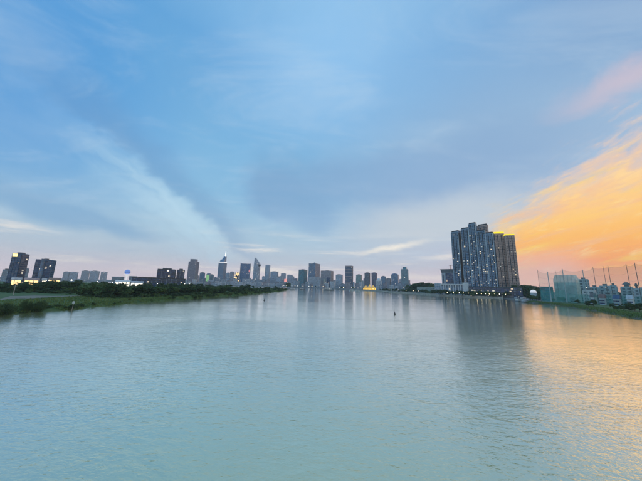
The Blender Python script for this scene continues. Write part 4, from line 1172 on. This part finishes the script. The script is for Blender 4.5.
for a, b_ in zip(seq[:-1], seq[1:]):
    A, B = poles[a], poles[b_]
    def lerp(t, z): return (A[0] + (B[0] - A[0]) * t, A[1] + (B[1] - A[1]) * t, z)
    n = 8
    def sag(t, z0, z1, k): return z0 + (z1 - z0) * t - k * 4 * t * (1 - t)
    lowh = 15.0 if a < 3 else 11.0
    m = MB()
    for i in range(n):
        m.quad(lerp(i / n, 0.1), lerp((i + 1) / n, 0.1), lerp((i + 1) / n, sag((i + 1) / n, lowh, lowh, 0.6)), lerp(i / n, sag(i / n, lowh, lowh, 0.6)))
    m.build('wind_screen', NETL, root)
    m = MB()
    for i in range(n):
        m.quad(lerp(i / n, sag(i / n, lowh, lowh, 0.6)), lerp((i + 1) / n, sag((i + 1) / n, lowh, lowh, 0.6)), lerp((i + 1) / n, sag((i + 1) / n, A[2] - 1, B[2] - 1, 2.0)), lerp(i / n, sag(i / n, A[2] - 1, B[2] - 1, 2.0)))
    m.build('net_panel', NETU, root)
    m = MB()
    for fr in (0.45, 0.62, 0.8, 1.0):
        for i in range(n):
            m.tube(lerp(i / n, sag(i / n, (A[2] - 1) * fr, (B[2] - 1) * fr, 2.0 * fr)), lerp((i + 1) / n, sag((i + 1) / n, (A[2] - 1) * fr, (B[2] - 1) * fr, 2.0 * fr)), 0.05, 0.05, 3)
    m.build('cables', NETD, root, kind='stuff')
# netted hall
X, Y, rz, w, d, h = place(554.5, 581, 275.2, 480, 14, None, 0.7)
root = empty('netted_hall', (X, Y, 1.8), rz); tag(root, 'large hall wrapped in pale green netting with sloped upper corners', 'building')
m = MB(); m.box(-w * 0.46, w * 0.46, -d * 0.40, d * 0.40, 0, h * 0.72); m.build('wall', plain('pale_teal_wall', (0.55, 0.74, 0.70), 0.7), root)
m = MB(); m.box(w * 0.02, w * 0.36, -d * 0.40 - 0.3, -d * 0.40 - 0.02, h * 0.12, h * 0.62); m.build('dark_bay', plain('deep_teal_bay', (0.02, 0.12, 0.13), 0.5), root)
m = MB()
for i in range(6): m.box(-w * 0.47, w * 0.47, -d * 0.42, d * 0.42, h * 0.12 * i, h * 0.12 * i + 0.8)
m.build('floor_bands', plain('pale_floor_bands', (0.5, 0.58, 0.57), 0.7), root, kind='stuff')
sh = 0.18
prof = [(-w / 2, 0), (w / 2, 0), (w / 2, h * (1 - sh)), (w / 2 - w * 0.10, h), (-w / 2 + w * 0.10, h), (-w / 2, h * (1 - sh))]
m = MB(); n0 = len(m.v)
for yy in (-d / 2, d / 2): m.v += [(a, yy, b_) for a, b_ in prof]
m.f += [(0, 1, 2, 3, 4, 5), (11, 10, 9, 8, 7, 6)] + [(i, i + 6, (i + 1) % 6 + 6, (i + 1) % 6) for i in range(1, 6)]
m.build('net_cover', plain('pale_net', (0.58, 0.80, 0.74), 0.8, 0.2, 0.2, alpha=0.6), root)
for k in range(7):
    yy = -d / 2 - 0.15
    xx = -w / 2 + 0.3 + k * (w - 0.6) / 6
    top = h * (1 - sh) if k in (0, 6) else h - 0.1
    m = MB(); m.tube((xx, yy, 0), (xx, yy, top), 0.22, 0.18, 6); m.build('rib', NETP, root)
m = MB()
for k in range(1, 6):
    m.tube((-w / 2, -d / 2 - 0.2, h * 0.15 * k), (w / 2, -d / 2 - 0.2, h * 0.15 * k), 0.10, 0.10, 5)
m.build('cross_rails', NETP, root, kind='stuff')
# pale houses behind the nets
HB = glass('house_glass', (0.10, 0.15, 0.19), 0.015, fl=3.4, bay=3.0)
HW = plain('house_wall', (0.44, 0.54, 0.56), 0.75)
for (a, b_, yt, dist, lab, bmx) in [(580.5, 590, 280.0, 520, 'tall pale teal house beside the netted hall', HW), (591, 600, 288.0, 500, 'pale flat roofed house next to the tall teal one', HW), (600.5, 611.5, 286.6, 510, 'wide white house with many windows behind the net poles', HW), (611.5, 617.5, 286.2, 470, 'narrow white house by the tall dark trees', HW),
                                    (622.0, 634, 287.6, 480, 'broad pale house with a dark raised roof behind the bank trees', HW), (635, 640.5, 289.2, 450, 'bluish house close to the broad raised roof one', PALE), (641.5, 652, 288.5, 450, 'last pale house along the bank behind the nets', HW), (583, 596, 291, 455, 'low pale house in front of the tall teal one', WHITE), (604, 612, 292, 450, 'low pale house in front of the wide white one', HW)]:
    rt, w, d, h = building('house', lab, 'house', a, b_, yt, dist, HB, bmx, phi=14, dr=0.7, group='pale houses behind the golf nets', plant=0.45, fl=3.6, bay=4.0, band=0.4, pier=1.4)
    if 'raised roof' in lab:
        m = MB(); m.prism([(-w * .4, -d * .4), (w * .4, -d * .4), (w * .4, d * .4), (-w * .4, d * .4)], h + 3.52, h + 6.5, [(-w * .15, -d * .1), (w * .15, -d * .1), (w * .15, d * .1), (-w * .15, d * .1)]); m.build('raised_roof', ROOFM, rt)

for (a, b_, yt, dist, lab, wm, rm) in [(589.5, 595.5, 293.5, 430, 'small gabled white house at the foot of the net poles', WHITE, ROOFM), (598, 605, 294.2, 420, 'small gabled house with a reddish roof between net poles', HW, BROWN), (612, 620, 295.0, 410, 'small gabled house with a slate blue roof by the bank trees', HW, NAVY), (625.5, 633, 295.2, 400, 'small gabled house with a pale roof behind the bank trees', WHITE, PALE), (569, 575.5, 294.6, 440, 'small gabled green roofed house before the netted hall', HW, MATS['pale_green_roof'])]:
    X, Y, rz, w, d, h = place(a, b_, yt, dist, 22, None, 0.9)
    root = empty('house', (X, Y, 1.9), rz); tag(root, lab, 'house', 'small gabled houses behind the golf nets')
    hw = max(3.0, h * 0.66)
    m = MB(); m.box(-w / 2, w / 2, -d / 2, d / 2, 0, hw); m.build('wall', wm, root)
    m = MB(); m.prism([(-w / 2 - .5, -d / 2 - .5), (w / 2 + .5, -d / 2 - .5), (w / 2 + .5, d / 2 + .5), (-w / 2 - .5, d / 2 + .5)], hw + 0.01, hw + max(2.0, h * 0.34), [(-w / 2 - .5, -0.1), (w / 2 + .5, -0.1), (w / 2 + .5, 0.1), (-w / 2 - .5, 0.1)]); m.build('roof', rm, root)
    for i in range(3):
        for k in range(max(1, int(hw / 3))):
            xx = -w / 2 + w * (i + 0.5) / 3
            m = MB(); m.box(xx - 0.7, xx + 0.7, -d / 2 - 0.08, -d / 2 - 0.01, 1.0 + k * 3, 2.4 + k * 3); m.build('window', GBD, root)

# ------------------------------------------------------------------ posts in and by the water
X, Y = G(13.2, 294.8, 1.5); root = empty('lamp_post', (X, Y, 1.5), 0.5); tag(root, 'tall grey double armed lamp post on the pale dirt track', 'lamp post')
hp = zat(X, Y, 282.2) - 1.5
m = MB(); m.tube((0, 0, 0), (0, 0, hp), 0.26, 0.16, 8); m.build('pole', plain('grey_post', (0.45, 0.45, 0.42), 0.7), root)
for sx in (-1, 1):
    m = MB(); m.tube((0, 0, hp - 0.2), (sx * 1.4, 0, hp + 0.1), 0.10, 0.08, 6); m.build('arm', MATS['grey_post'], root)
    m = MB(); m.box(sx * 1.4 - 0.35, sx * 1.4 + 0.35, -0.2, 0.2, hp - 0.15, hp + 0.12); m.build('lamp_head', MATS['grey_post'], root)
X, Y = G(71.5, 311.0); root = empty('marker_pole', (X, Y, -1.0)); tag(root, 'slanting pole with a white square board standing in the shallows', 'marker pole')
root.rotation_euler = (0, 0.06, 0)
hp = zat(X, Y, 301.4) + 1
m = MB(); m.tube((0, 0, 0), (0, 0, hp), 0.13, 0.10, 8); m.build('pole', plain('weathered_wood', (0.33, 0.31, 0.27), 0.85), root)
m = MB(); m.box(-0.5, 0.5, -0.16, -0.10, hp - 1.0, hp + 0.1); m.build('board', WHITE, root)
X, Y = G(394.8, 314.2); root = empty('channel_buoy', (X, Y, 0)); tag(root, 'small dark channel buoy with a thin mast in open water', 'buoy')
m = MB(); m.ell(0.55, 0.55, -0.3, 0.45, 12, 0.45, 0.45); m.build('float', DARK, root)
m = MB(); m.ell(0.34, 0.34, 0.47, 1.3, 10, 0.12, 0.12); m.build('cage', DARK, root)
m = MB(); m.tube((0, 0, 1.25), (0, 0, 2.8), 0.05, 0.03); m.build('mast', DARK, root)
X, Y = G(264.2, 300.6); root = empty('channel_buoy', (X, Y, 0)); tag(root, 'small dark stub buoy off the grove shore', 'buoy')
m = MB(); m.ell(0.7, 0.7, -0.3, 0.6, 12, 0.5, 0.5); m.build('float', DARK, root)
m = MB(); m.ell(0.25, 0.25, 0.62, 2.2, 8, 0.12, 0.12); m.build('top_mark', DARK, root)

# ------------------------------------------------------------------ evening haze
HAZE = 1
if HAZE:
    m = MB(); m.box(-4050, 4050, -350, 4050, -2.0, 330.0)
    hm = bpy.data.materials.new('evening_haze'); hm.use_nodes = True
    T = NT(hm.node_tree); T.n.clear()
    pv = T.new('ShaderNodeVolumePrincipled'); pv.inputs['Color'].default_value = (0.88, 0.94, 1.0, 1); pv.inputs['Density'].default_value = 0.0001; pv.inputs['Anisotropy'].default_value = 0.2
    mo = T.new('ShaderNodeOutputMaterial'); T.l.new(pv.outputs[0], mo.inputs['Volume'])
    tag(m.build('haze', hm), 'thin bluish evening haze over river and city', None, None, 'stuff')
